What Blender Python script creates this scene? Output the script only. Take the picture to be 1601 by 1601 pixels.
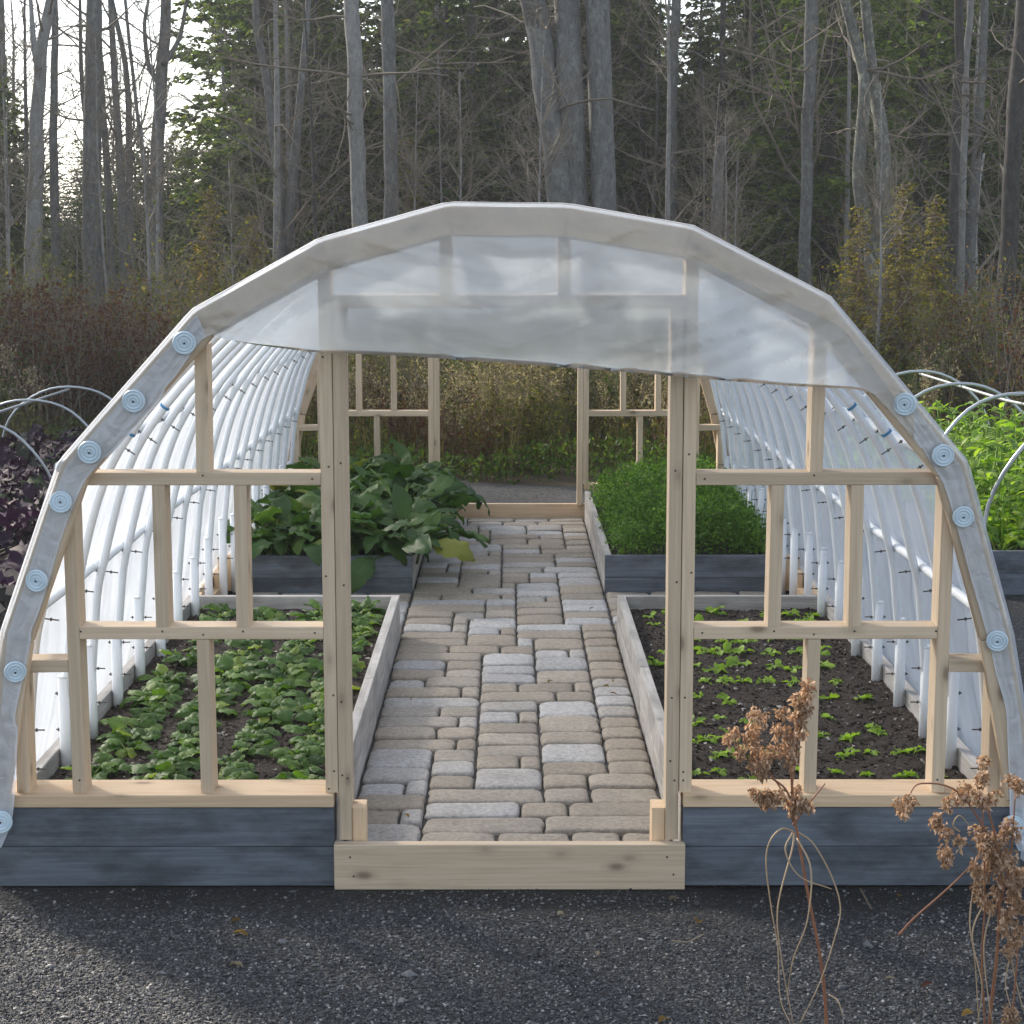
import bpy, bmesh, math, random
import numpy as np
from mathutils import Vector, Matrix, noise

for o in list(bpy.data.objects): bpy.data.objects.remove(o)
S = bpy.context.scene
COL = S.collection
R = math.radians

# ------------------------------------------------------------------ camera
FPX, CXY, VX, VY = 2800.0, 800.5, 795.0, 385.0
CAM_D, CAM_H = 5.23, 1.93
PITCH = math.atan((CXY - VY) / FPX)
YAW = math.atan((CXY - VX) / FPX)
cd = bpy.data.cameras.new('camera'); cam = bpy.data.objects.new('camera', cd); COL.objects.link(cam)
cam.location = (0, -CAM_D, CAM_H); cam.rotation_euler = (math.pi / 2 - PITCH, 0, -YAW)
cd.sensor_width = 36; cd.lens = FPX / 1601 * 36; cd.clip_start = 0.05; cd.clip_end = 600
S.camera = cam

# ------------------------------------------------------------------ sky, sun, exposure
SUN_EL, SUN_AZ = 31.0, 42.0            # degrees; azimuth measured from +Y (behind) towards -X (left)
W = bpy.data.worlds.new('World'); S.world = W; W.use_nodes = True
wn = W.node_tree.nodes; bg = wn['Background']
sky = wn.new('ShaderNodeTexSky'); sky.sky_type = 'NISHITA'; sky.sun_disc = False
sky.sun_elevation = R(SUN_EL); sky.sun_rotation = R(-SUN_AZ)
sky.air_density = 1.0; sky.dust_density = 1.2; sky.ozone_density = 1.0
hsw = wn.new('ShaderNodeHueSaturation'); hsw.inputs['Saturation'].default_value = .55      # thin high cloud whitens the sky
W.node_tree.links.new(sky.outputs[0], hsw.inputs['Color']); W.node_tree.links.new(hsw.outputs[0], bg.inputs[0]); bg.inputs[1].default_value = 0.12
sd = bpy.data.lights.new('sun', 'SUN'); sun = bpy.data.objects.new('sun', sd); COL.objects.link(sun)
sd.energy = 3.5; sd.angle = R(7.0); sd.color = (1.0, 0.91, 0.78)
sv = Vector((-math.sin(R(SUN_AZ)) * math.cos(R(SUN_EL)), math.cos(R(SUN_AZ)) * math.cos(R(SUN_EL)), math.sin(R(SUN_EL))))
sun.rotation_euler = (-sv).to_track_quat('-Z', 'Y').to_euler()
S.view_settings.view_transform = 'Standard'; S.view_settings.look = 'None'
S.view_settings.exposure = 1.38; S.view_settings.gamma = 1
S.render.engine = 'CYCLES'
S.cycles.max_bounces = 8; S.cycles.diffuse_bounces = 4; S.cycles.glossy_bounces = 2
S.cycles.transmission_bounces = 6; S.cycles.transparent_max_bounces = 24
S.cycles.caustics_reflective = False; S.cycles.caustics_refractive = True
S.cycles.use_denoising = True

# ------------------------------------------------------------------ helpers
def at(px, py, Y):
    """world point on the plane y=Y seen at photograph pixel (px,py)"""
    dx = (px - CXY) / FPX; dz = -(py - CXY) / FPX
    x = dx; y = math.cos(PITCH) + dz * math.sin(PITCH); z = -math.sin(PITCH) + dz * math.cos(PITCH)
    c, s = math.cos(YAW), math.sin(YAW)
    x, y = x * c + y * s, y * c - x * s
    t = (Y + CAM_D) / y
    return Vector((x * t, Y, CAM_H + z * t))

def ground_z(x, y):
    return 0.0 if y < 11 else 0.018 * (y - 11) + 0.12 * (noise.noise((x * .15, y * .15, 3.1))) * min(1, (y - 11) / 6)

class MB:
    def __init__(s): s.V = []; s.Q = []; s.T = []; s.n = 0; s.N = []
    def add(s, v, quads=None, tris=None, ngons=None):
        v = np.asarray(v, float).reshape(-1, 3)
        if quads is not None and len(quads): s.Q.append(np.asarray(quads, int).reshape(-1, 4) + s.n)
        if tris is not None and len(tris): s.T.append(np.asarray(tris, int).reshape(-1, 3) + s.n)
        if ngons:
            for g in ngons: s.N.append([i + s.n for i in g])
        s.V.append(v); s.n += len(v); return s
    def join(s, o, M=None):
        """append another MB, transformed by a 4x4 matrix"""
        v = o.verts()
        if M is not None:
            m = np.array(M); v = v @ m[:3, :3].T + m[:3, 3]
        s.V.append(v)
        for q in o.Q: s.Q.append(q + s.n)
        for t in o.T: s.T.append(t + s.n)
        for g in o.N: s.N.append([i + s.n for i in g])
        s.n += len(v); return s
    def verts(s): return np.concatenate(s.V) if s.V else np.zeros((0, 3))
    def mesh(s, name, mat, smooth=True):
        me = bpy.data.meshes.new(name); v = s.verts()
        me.vertices.add(len(v)); me.vertices.foreach_set('co', v.ravel())
        q = np.concatenate(s.Q) if s.Q else np.zeros((0, 4), int)
        t = np.concatenate(s.T) if s.T else np.zeros((0, 3), int)
        ng = np.array([i for g in s.N for i in g], int); nl = np.array([len(g) for g in s.N], int)
        loops = np.concatenate([q.ravel(), t.ravel(), ng])
        tot = np.concatenate([np.full(len(q), 4), np.full(len(t), 3), nl]).astype(int)
        st = np.concatenate([[0], np.cumsum(tot)[:-1]]).astype(int) if len(tot) else np.zeros(0, int)
        me.loops.add(len(loops)); me.loops.foreach_set('vertex_index', loops)
        me.polygons.add(len(tot)); me.polygons.foreach_set('loop_start', st)
        me.polygons.foreach_set('use_smooth', np.full(len(tot), smooth))
        me.update(calc_edges=True); me.materials.append(mat); return me
    def build(s, name, mat, parent=None, smooth=True, loc=None):
        return obj(name, s.mesh(name, mat, smooth), parent, loc)

def obj(name, me, parent=None, loc=None, rot=None):
    o = bpy.data.objects.new(name, me); COL.objects.link(o)
    if parent is not None: o.parent = parent
    if loc is not None: o.location = loc
    if rot is not None: o.rotation_euler = rot
    return o
def tag(o, label=None, cat=None, group=None, kind=None):
    if label: o['label'] = label
    if cat: o['category'] = cat
    if group: o['group'] = group
    if kind: o['kind'] = kind
    return o
def thing(name, label, cat, loc=(0, 0, 0), rz=0, group=None, kind=None):
    o = obj(name, None, None, loc, (0, 0, rz)); o.empty_display_size = .1
    return tag(o, label, cat, group, kind)
def dup(root, loc, rz=0, sc=1.0, label=None, group=None):
    r = root.copy(); COL.objects.link(r); r.location = loc; r.rotation_euler = (root.rotation_euler[0], root.rotation_euler[1], rz)
    r.scale = (sc, sc, sc) if not hasattr(sc, '__len__') else sc
    if label: r['label'] = label
    if group: r['group'] = group
    for ch in list(root.children):
        c = ch.copy(); COL.objects.link(c); c.parent = r
        for g in list(ch.children):
            d = g.copy(); COL.objects.link(d); d.parent = c
    return r

def tube_np(pts, rad, sides=6, cap=True):
    P = np.asarray(pts, float); n = len(P)
    rad = np.full(n, rad) if np.isscalar(rad) else np.asarray(rad, float)
    T = np.gradient(P, axis=0); T /= np.linalg.norm(T, axis=1)[:, None] + 1e-12
    u = np.cross(T[0], (0, 0, 1.0)) if abs(T[0][2]) < .9 else np.cross(T[0], (1.0, 0, 0))
    u /= np.linalg.norm(u) + 1e-12
    a = np.arange(sides) * 2 * math.pi / sides; ca, sa = np.cos(a), np.sin(a)
    V = np.zeros((n, sides, 3))
    for i in range(n):
        u = u - T[i] * np.dot(u, T[i]); u /= np.linalg.norm(u) + 1e-12
        w = np.cross(T[i], u)
        V[i] = P[i] + rad[i] * (ca[:, None] * u + sa[:, None] * w)
    k = np.arange(sides); k2 = (k + 1) % sides; q = []
    for i in range(n - 1):
        q.append(np.stack([i * sides + k, i * sides + k2, (i + 1) * sides + k2, (i + 1) * sides + k], 1))
    ng = [list(range(sides))[::-1], [(n - 1) * sides + j for j in range(sides)]] if cap else None
    return V.reshape(-1, 3), np.concatenate(q), ng
def tube(mb, pts, rad, sides=6, cap=True):
    v, q, ng = tube_np(pts, rad, sides, cap); mb.add(v, q, None, ng); return mb
def box(mb, x0, x1, y0, y1, z0, z1):
    v = [(x0, y0, z0), (x1, y0, z0), (x1, y1, z0), (x0, y1, z0), (x0, y0, z1), (x1, y0, z1), (x1, y1, z1), (x0, y1, z1)]
    mb.add(v, [(0, 3, 2, 1), (4, 5, 6, 7), (0, 1, 5, 4), (1, 2, 6, 5), (2, 3, 7, 6), (3, 0, 4, 7)]); return mb
def catmull(P, n):
    P = [Vector(p) for p in P]; P = [P[0] * 2 - P[1]] + P + [P[-1] * 2 - P[-2]]; out = []
    for i in range(1, len(P) - 2):
        a, b, c, d = P[i - 1:i + 3]
        for k in range(n):
            t = k / n
            out.append(.5 * ((2 * b) + (c - a) * t + (2 * a - 5 * b + 4 * c - d) * t * t + (3 * b - a - 3 * c + d) * t ** 3))
    out.append(P[-2].copy()); return out
def timber(name, p0, p1, w, d, mat, parent, xdir=(1, 0, 0), ch=.0022):
    """sawn board from p0 to p1 (centre line); w along xdir, d across; grain along its own z"""
    p0, p1 = Vector(p0), Vector(p1); L = (p1 - p0).length; z = (p1 - p0) / L
    x = Vector(xdir); x = (x - z * x.dot(z)).normalized(); y = z.cross(x)
    a, b = w / 2, d / 2
    prof = [(-a + ch, -b), (a - ch, -b), (a, -b + ch), (a, b - ch), (a - ch, b), (-a + ch, b), (-a, b - ch), (-a, -b + ch)]
    v = [(px, py, s * L / 2) for s in (-1, 1) for px, py in prof]
    q = [(i, (i + 1) % 8, 8 + (i + 1) % 8, 8 + i) for i in range(8)]
    mb = MB().add(v, q, None, [list(range(8))[::-1], list(range(8, 16))])
    o = mb.build(name, mat, parent, smooth=False)
    M = Matrix((x, y, z)).transposed().to_4x4(); M.translation = (p0 + p1) / 2
    o.matrix_local = M
    return o
def rotm(axis, ang): return Matrix.Rotation(ang, 4, axis)

# ------------------------------------------------------------------ materials
class M:
    def __init__(s, name):
        s.m = bpy.data.materials.new(name); s.m.use_nodes = True; s.t = s.m.node_tree; s.n = s.t.nodes
        s.p = s.n['Principled BSDF']; s.out = s.n['Material Output']
    def new(s, t, **kw):
        n = s.n.new(t)
        for k, v in kw.items(): setattr(n, k, v)
        return n
    def link(s, a, b): s.t.links.new(a, b)
    def set(s, **kw):
        for k, v in kw.items(): s.p.inputs[k.replace('_', ' ')].default_value = v
    def coord(s, kind='Object', scale=(1, 1, 1), rnd=True):
        c = s.new('ShaderNodeTexCoord'); mp = s.new('ShaderNodeMapping'); mp.inputs['Scale'].default_value = scale
        if rnd:
            oi = s.new('ShaderNodeObjectInfo'); ml = s.new('ShaderNodeMath', operation='MULTIPLY'); ml.inputs[1].default_value = 37.0
            s.link(oi.outputs['Random'], ml.inputs[0]); ad = s.new('ShaderNodeVectorMath', operation='ADD')
            s.link(c.outputs[kind], ad.inputs[0]); s.link(ml.outputs[0], ad.inputs[1]); s.link(ad.outputs[0], mp.inputs['Vector'])
        else: s.link(c.outputs[kind], mp.inputs['Vector'])
        return mp.outputs[0]
    def noise(s, vec, scale, detail=4, rough=.55, dist=0):
        n = s.new('ShaderNodeTexNoise'); n.inputs['Scale'].default_value = scale; n.inputs['Detail'].default_value = detail
        n.inputs['Roughness'].default_value = rough; n.inputs['Distortion'].default_value = dist
        if vec is not None: s.link(vec, n.inputs['Vector'])
        return n.outputs['Fac']
    def voro(s, vec, scale, out='Distance', feature='F1'):
        n = s.new('ShaderNodeTexVoronoi', feature=feature); n.inputs['Scale'].default_value = scale
        if vec is not None: s.link(vec, n.inputs['Vector'])
        return n.outputs[out]
    def ramp(s, fac, stops, interp='LINEAR'):
        r = s.new('ShaderNodeValToRGB'); e = r.color_ramp.elements; r.color_ramp.interpolation = interp
        while len(e) < len(stops): e.new(0.5)
        for i, (p, c) in enumerate(stops):
            e[i].position = p; e[i].color = (*c, 1) if hasattr(c, '__len__') else (c, c, c, 1)
        s.link(fac, r.inputs[0]); return r.outputs[0]
    def mix(s, fac, a, b, mode='MIX'):
        n = s.new('ShaderNodeMix', data_type='RGBA', blend_type=mode)
        for i, v in ((0, fac), (6, a), (7, b)):
            if hasattr(v, 'is_linked'): s.link(v, n.inputs[i])
            elif i == 0: n.inputs[0].default_value = v
            else: n.inputs[i].default_value = (*v, 1)
        return n.outputs[2]
    def math(s, op, a, b=None, clamp=False):
        n = s.new('ShaderNodeMath', operation=op, use_clamp=clamp)
        for i, v in ((0, a), (1, b)):
            if v is None: continue
            if hasattr(v, 'is_linked'): s.link(v, n.inputs[i])
            else: n.inputs[i].default_value = v
        return n.outputs[0]
    def bump(s, h, strength=.3, dist=.01):
        b = s.new('ShaderNodeBump'); b.inputs['Strength'].default_value = strength; b.inputs['Distance'].default_value = dist
        s.link(h, b.inputs['Height']); s.link(b.outputs[0], s.p.inputs['Normal']); return b.outputs[0]
    def color(s, c): s.link(c, s.p.inputs['Base Color'])
    def island(s): return s.new('ShaderNodeNewGeometry').outputs['Random Per Island']

def wood(name, c1, c2, dark, knot=.55, rough=.65, grime=None, gcol=(.1, .1, .1), bump=.25):
    m = M(name)
    v = m.coord('Object', (38, 38, 1.6)); g = m.noise(v, 1.6, 5, .6, .6)
    v2 = m.coord('Object', (150, 150, 4)); fine = m.noise(v2, 1.0, 3)
    col = m.ramp(g, [(.3, c1), (.62, c2)])
    col = m.mix(m.ramp(fine, [(.42, 0.0), (.75, .35)]), col, dark)
    kv = m.coord('Object', (11, 11, 5.2)); kd = m.voro(kv, 1.0)
    kf = m.ramp(kd, [(.07, 1.0), (.17, .25), (.3, 0)])
    col = m.mix(m.math('MULTIPLY', kf, knot), col, tuple(.35 * x for x in dark))
    if grime:
        gv = m.coord('Object', (6, 6, 2.2)); gn = m.noise(gv, 1.3, 5, .65)
        col = m.mix(m.math('MULTIPLY', m.ramp(gn, [(.46, 0.0), (.64, 1.0)]), grime), col, gcol)
    oi = m.new('ShaderNodeObjectInfo'); hs = m.new('ShaderNodeHueSaturation')
    m.link(m.math('ADD', m.math('MULTIPLY', oi.outputs['Random'], .28), .86), hs.inputs['Value']); m.link(col, hs.inputs['Color'])
    m.color(hs.outputs[0]); m.set(Roughness=rough)
    m.bump(m.math('ADD', g, m.math('MULTIPLY', fine, .5)), bump, .003); return m.m
def leafmat(name, stops, trans=.35, rough=.5, spec=.3, bump=0, bscale=60, tcol=None, vein=False):
    m = M(name); isl = m.island(); oi = m.new('ShaderNodeObjectInfo')
    f = m.math('FRACT', m.math('ADD', isl, oi.outputs['Random']))
    col = m.ramp(f, stops)
    nz = m.noise(m.coord('Object', (1, 1, 1)), 9, 3)
    hs = m.new('ShaderNodeHueSaturation'); m.link(m.math('ADD', m.math('MULTIPLY', nz, .7), .65), hs.inputs['Value']); m.link(col, hs.inputs['Color'])
    col = hs.outputs[0]; m.color(col); m.set(Roughness=rough); m.p.inputs['Specular IOR Level'].default_value = spec
    nrm = None
    if bump:
        nrm = m.bump(m.noise(m.coord('Object', (1, 1, 1)), bscale, 2), bump, .004)
    if trans:
        tr = m.new('ShaderNodeBsdfTranslucent'); mx = m.new('ShaderNodeMixShader'); mx.inputs[0].default_value = trans
        c2 = m.mix(1.0, col, tcol or (1.5, 1.6, .7), 'MULTIPLY'); m.link(c2, tr.inputs['Color'])
        m.link(m.p.outputs[0], mx.inputs[1]); m.link(tr.outputs[0], mx.inputs[2]); m.link(mx.outputs[0], m.out.inputs[0])
    return m.m
def plain(name, c, rough=.5, metal=0, var=.12, scale=20, spec=.5):
    m = M(name); n = m.noise(m.coord('Object', (1, 1, 1)), scale, 3)
    m.color(m.mix(n, tuple(x * (1 - var) for x in c), tuple(min(1, x * (1 + var)) for x in c)))
    m.set(Roughness=rough, Metallic=metal); m.p.inputs['Specular IOR Level'].default_value = spec; return m.m
def film(name, transp, col=(.86, .89, .93), transl=.6, gloss=.5, bscale=14, bump=.12, blur=0):
    m = M(name); m.n.remove(m.p)
    tb = m.new('ShaderNodeBsdfTransparent'); tb.inputs[0].default_value = (.97, .98, 1, 1)
    if blur:                            # milky film scatters what lies far behind it
        rf_ = m.new('ShaderNodeBsdfRefraction'); rf_.inputs['IOR'].default_value = 1.05; rf_.inputs['Roughness'].default_value = blur
        bx = m.new('ShaderNodeMixShader'); bx.inputs[0].default_value = .8; m.link(tb.outputs[0], bx.inputs[1]); m.link(rf_.outputs[0], bx.inputs[2]); tb = bx
    df = m.new('ShaderNodeBsdfDiffuse'); tl = m.new('ShaderNodeBsdfTranslucent'); gl = m.new('ShaderNodeBsdfGlossy')
    v = m.coord('Object', (1, 1, 1), rnd=False)
    n1 = m.noise(v, bscale, 4, .5, .8)
    b = m.new('ShaderNodeBump'); b.inputs['Strength'].default_value = bump; b.inputs['Distance'].default_value = .02; m.link(n1, b.inputs['Height'])
    for s_ in (df, tl, gl): m.link(b.outputs[0], s_.inputs['Normal'])
    for s_ in (df, tl): s_.inputs[0].default_value = (*col, 1)
    gl.inputs['Roughness'].default_value = .28; gl.inputs[0].default_value = (1, 1, 1, 1)
    a = m.new('ShaderNodeMixShader'); a.inputs[0].default_value = transl; m.link(df.outputs[0], a.inputs[1]); m.link(tl.outputs[0], a.inputs[2])
    c = m.new('ShaderNodeMixShader')
    n2 = m.noise(v, 3.5, 4, .6, .5); m.link(m.math('ADD', m.math('MULTIPLY', n2, .3), transp - .15, True), c.inputs[0])
    m.link(a.outputs[0], c.inputs[1]); m.link(tb.outputs[0], c.inputs[2])
    d = m.new('ShaderNodeMixShader'); fr = m.new('ShaderNodeFresnel'); fr.inputs[0].default_value = 1.45
    m.link(m.math('MULTIPLY', fr.outputs[0], gloss), d.inputs[0]); m.link(c.outputs[0], d.inputs[1]); m.link(gl.outputs[0], d.inputs[2])
    m.link(d.outputs[0], m.out.inputs[0]); return m.m
def bark(name, c1, c2, lichen=None, lamt=.5, scale=1.0, streak=True):
    m = M(name); v = m.coord('Object', (15 * scale, 15 * scale, (4.5 if streak else 8) * scale))
    n = m.noise(v, 1.5, 8, .75, .6); col = m.ramp(n, [(.32, c1), (.68, c2)])
    if lichen:
        lv = m.coord('Object', (4.2, 4.2, 2.8)); ln = m.noise(lv, 2.6, 7, .75)
        col = m.mix(m.math('MULTIPLY', m.ramp(ln, [(.5, 0.0), (.62, 1.0)]), lamt), col, lichen)
    m.color(col); m.set(Roughness=.9); m.p.inputs['Specular IOR Level'].default_value = .15
    m.bump(n, .8, .02); return m.m

MAT = {}
MAT['lumber'] = wood('new_lumber', (.55, .425, .295), (.65, .52, .375), (.40, .28, .17), .75)
MAT['lumber_fresh'] = wood('fresh_cut_lumber', (.60, .43, .27), (.70, .52, .34), (.46, .30, .16), .7)
MAT['grey_wood'] = wood('weathered_wood', (.36, .335, .31), (.50, .475, .45), (.22, .20, .18), .5, .8, .55, (.17, .16, .15), .4)
MAT['blue_wood'] = wood('slate_wood', (.088, .106, .130), (.150, .174, .205), (.052, .06, .075), .35, .8, .8, (.045, .05, .058), .6)
MAT['pvc'] = plain('white_pipe', (.74, .77, .80), .5, var=.05)
MAT['sleeve'] = plain('white_sleeve', (.84, .86, .88), .35, var=.04)
MAT['steel'] = plain('dark_steel', (.10, .095, .09), .5, .7)
MAT['emt'] = plain('grey_conduit', (.45, .48, .50), .38, .6)
MAT['washer'] = plain('pale_washer', (.60, .72, .80), .3, var=.05)
MAT['cover'] = film('cover_film', .30, (.68, .73, .81), .62, .4)
MAT['flap'] = film('flap_film', .56, (.88, .95, 1.0), .58, .9, 9, .35, .8)
MAT['film_edge'] = film('film_on_wood', .70, (1.0, .93, .82), .08, .9, 16, .45)
MAT['film_strip'] = film('film_strip', .55, (.86, .92, 1.0), .06, 1.0, 18, .6)

def mk_gravel():
    m = M('gravel_fines'); v = m.coord('Object', (1, 1, 1), False)
    a = m.voro(v, 95, 'Distance'); c = m.voro(v, 95, 'Color'); n = m.noise(v, 1.1, 5, .6); f = m.noise(v, 260, 3)
    sep = m.new('ShaderNodeSeparateColor'); m.link(c, sep.inputs[0])
    col = m.ramp(sep.outputs[0], [(0, (.022, .022, .023)), (.6, (.05, .05, .05)), (.9, (.09, .09, .088)), (1, (.2, .19, .18))])
    col = m.mix(m.ramp(n, [(.4, 0.0), (.7, .5)]), col, (.035, .032, .03))
    col = m.mix(m.math('MULTIPLY', f, .3), col, (.02, .02, .022))
    sx = m.new('ShaderNodeSeparateXYZ'); m.link(v, sx.inputs[0])              # damp dark dirt along the foot of the boards, with their shade painted in
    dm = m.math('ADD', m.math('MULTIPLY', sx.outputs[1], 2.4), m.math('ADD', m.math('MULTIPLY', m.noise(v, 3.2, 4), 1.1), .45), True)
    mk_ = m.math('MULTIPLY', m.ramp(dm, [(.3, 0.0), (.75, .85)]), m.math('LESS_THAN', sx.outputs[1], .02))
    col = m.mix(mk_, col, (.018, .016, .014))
    m.color(col); m.set(Roughness=.9); m.bump(m.math('SUBTRACT', 1.0, a), 1.0, .012); return m.m
def mk_pebble():
    m = M('gravel_chip'); i = m.island()
    col = m.ramp(i, [(0, (.02, .02, .022)), (.35, (.045, .046, .05)), (.7, (.09, .09, .094)), (.9, (.165, .162, .16)), (.975, (.29, .27, .25)), (1, (.45, .43, .41))])
    m.color(col); m.set(Roughness=.8); return m.m
def mk_soil():
    m = M('bed_soil'); v = m.coord('Object', (1, 1, 1), False)
    n = m.noise(v, 70, 5, .7); n2 = m.noise(v, 6, 3)
    col = m.ramp(n, [(.3, (.012, .008, .006)), (.6, (.044, .029, .02)), (.8, (.09, .064, .046))])
    col = m.mix(m.math('MULTIPLY', n2, .4), col, (.03, .022, .018))
    sp = m.voro(v, 75); sp2 = m.noise(v, 25, 2)
    fl = m.math('MULTIPLY', m.ramp(sp, [(.10, 1.0), (.17, 0)]), m.ramp(sp2, [(.48, 0.0), (.58, .9)]))
    col = m.mix(fl, col, (.42, .38, .35)); m.color(col); m.set(Roughness=.95); m.bump(n, 1.0, .012); return m.m
def mk_clod():
    m = M('soil_crumb'); i = m.island()
    m.color(m.ramp(i, [(0, (.012, .009, .007)), (.5, (.04, .029, .022)), (.88, (.085, .065, .05)), (.93, (.2, .17, .14)), (1, (.5, .46, .42))])); m.set(Roughness=.95); return m.m
def mk_paver():
    m = M('paver_stone'); i = m.island(); v = m.coord('Object', (1, 1, 1), False)
    base = m.ramp(i, [(0, (.36, .305, .24)), (.22, (.42, .36, .29)), (.42, (.33, .285, .23)), (.56, (.46, .40, .33)), (.68, (.39, .345, .29)), (.76, (.47, .45, .43)), (.9, (.55, .54, .535)), (1, (.45, .445, .45))])
    n = m.noise(v, 55, 6, .8); n2 = m.noise(v, 5, 4)
    col = m.mix(m.ramp(n, [(.36, .6), (.62, 0.0)]), base, (.13, .115, .10))
    col = m.mix(m.ramp(n2, [(.45, 0.0), (.75, .35)]), col, (.16, .14, .115))
    m.color(col); m.set(Roughness=.9); m.bump(m.math('ADD', n, m.math('MULTIPLY', m.noise(v, 170, 3), .5)), .7, .006); return m.m
def mk_litter():
    m = M('leaf_litter'); v = m.coord('Object', (1, 1, 1), False)
    n = m.noise(v, 3, 6, .7); c = m.voro(v, 14, 'Color'); sep = m.new('ShaderNodeSeparateColor'); m.link(c, sep.inputs[0])
    col = m.ramp(n, [(.3, (.03, .026, .016)), (.5, (.065, .05, .028)), (.7, (.05, .06, .022))])
    col = m.mix(m.math('MULTIPLY', sep.outputs[0], .5), col, (.12, .075, .035)); m.color(col); m.set(Roughness=1); m.bump(n, .8, .08); return m.m
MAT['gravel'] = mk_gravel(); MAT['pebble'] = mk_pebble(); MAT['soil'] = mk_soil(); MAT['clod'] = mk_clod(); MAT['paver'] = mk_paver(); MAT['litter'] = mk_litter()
MAT['joint'] = plain('joint_sand', (.055, .05, .045), 1, var=.4, scale=60)
MAT['spinach'] = leafmat('spinach_leaf', [(0, (.05, .11, .02)), (.5, (.095, .185, .038)), (.85, (.16, .26, .06)), (1, (.28, .36, .08))], .4, .45, .36, 1.0, 85, (1.8, 1.8, .7))
MAT['chard'] = leafmat('chard_leaf', [(0, (.034, .078, .02)), (.55, (.055, .118, .028)), (.93, (.10, .175, .04)), (1, (.24, .24, .04))], .32, .5, .3, .8, 30)
MAT['seedling'] = leafmat('seedling_leaf', [(0, (.20, .34, .04)), (1, (.36, .52, .08))], .4, .5, .3)
MAT['parsley'] = leafmat('parsley_leaf', [(0, (.045, .10, .018)), (.6, (.10, .20, .032)), (1, (.19, .32, .06))], .4, .5, .3)
MAT['mustard'] = leafmat('mustard_leaf', [(0, (.09, .18, .02)), (.6, (.17, .29, .03)), (1, (.28, .38, .06))], .45, .5, .3)
MAT['kale'] = leafmat('kale_leaf', [(0, (.018, .008, .022)), (.6, (.035, .015, .038)), (.9, (.03, .04, .025)), (1, (.06, .09, .03))], .12, .7, .2, .5, 30, (1.3, .8, 1.2))
MAT['conifer'] = leafmat('conifer_needle', [(0, (.02, .038, .014)), (.5, (.05, .08, .024)), (.9, (.11, .145, .04)), (1, (.17, .16, .07))], .38, .7, .15)
MAT['conifer_green'] = leafmat('green_needle', [(0, (.045, .08, .018)), (.6, (.09, .14, .028)), (1, (.16, .2, .04))], .3, .7, .15)
MAT['larch'] = leafmat('larch_needle', [(0, (.12, .115, .02)), (.6, (.21, .18, .035)), (1, (.30, .25, .055))], .4, .7, .1)
MAT['olive'] = leafmat('olive_leaf', [(0, (.04, .052, .014)), (.6, (.09, .105, .026)), (.9, (.16, .15, .04)), (1, (.27, .22, .07))], .35, .7, .15)
MAT['rust'] = leafmat('rust_leaf', [(0, (.05, .022, .018)), (.55, (.10, .038, .026)), (.85, (.11, .06, .034)), (1, (.17, .13, .055))], .3, .7, .15)
MAT['amber'] = leafmat('amber_leaf', [(0, (.13, .08, .03)), (.7, (.22, .13, .04)), (1, (.36, .22, .06))], .4, .6, .15)
MAT['dry_grass'] = leafmat('dry_grass', [(0, (.05, .05, .022)), (.6, (.10, .09, .042)), (1, (.19, .155, .085))], .3, .9, .05)
MAT['green_weed'] = leafmat('weed_leaf', [(0, (.035, .065, .016)), (.7, (.075, .125, .03)), (1, (.15, .19, .05))], .35, .6, .2)
MAT['tan'] = leafmat('dry_fluff', [(0, (.14, .11, .09)), (.6, (.25, .205, .165)), (1, (.42, .36, .30))], .3, .9, .05)
MAT['drystalk'] = plain('dry_stalk', (.17, .12, .07), .9, var=.4)
MAT['twig'] = bark('twig_bark', (.135, .115, .09), (.26, .23, .19))
MAT['bark_grey'] = bark('grey_bark', (.085, .085, .085), (.20, .20, .20), (.27, .29, .27), .55)
MAT['bark_pale'] = bark('pale_bark', (.16, .155, .15), (.31, .305, .30), (.36, .37, .34), .5)
MAT['bark_dark'] = bark('dark_bark', (.035, .032, .03), (.085, .08, .078), (.13, .14, .13), .3)
MAT['bark_lichen'] = bark('lichen_bark', (.085, .085, .08), (.19, .19, .175), (.36, .38, .29), .8)
MAT['birch'] = bark('birch_bark', (.3, .29, .27), (.58, .56, .53), (.06, .055, .05), .6, 1.0, False)
MAT['seedhead'] = leafmat('seed_head', [(0, (.24, .15, .09)), (.6, (.46, .33, .22)), (1, (.68, .54, .42))], .35, .85, .1, 0, 60, (1.2, 1, .8))
MAT['redstem'] = plain('red_brown_stem', (.24, .10, .05), .6, var=.35, scale=30)
MAT['drystem'] = plain('straw_stem', (.40, .29, .18), .7, var=.35, scale=30)
MAT['blue_mark'] = plain('blue_mark', (.05, .22, .42), .5)

rs = np.random.RandomState(7); rnd = random.Random(11)

# ------------------------------------------------------------------ ground
def grid_sheet(xs, ys, zf):
    X, Y = np.meshgrid(xs, ys); Z = np.array([[zf(x, y) for x in xs] for y in ys])
    v = np.stack([X, Y, Z], -1).reshape(-1, 3); nx = len(xs); q = []
    i, j = np.meshgrid(np.arange(nx - 1), np.arange(len(ys) - 1)); a = (j * nx + i).ravel()
    return v, np.stack([a, a + 1, a + 1 + nx, a + nx], 1)
v, q = grid_sheet(np.linspace(-160, 160, 161), np.concatenate([np.linspace(-60, 8, 30), np.linspace(9, 70, 80), np.linspace(74, 330, 40)]), lambda x, y: ground_z(x, y) - .03)
tag(MB().add(v, q).build('ground', MAT['litter']), 'brown forest floor with leaf litter behind the greenhouse', 'ground', kind='structure')
def yard_z(x, y):
    z = .010 * noise.noise((x * 1.7, y * 1.7, .5)) + .006 * noise.noise((x * 6, y * 6, 2.5))
    if -1.7 < x < 1.7 and -.05 < y < 7.4: z = min(z, 0) - .004
    return z
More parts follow.
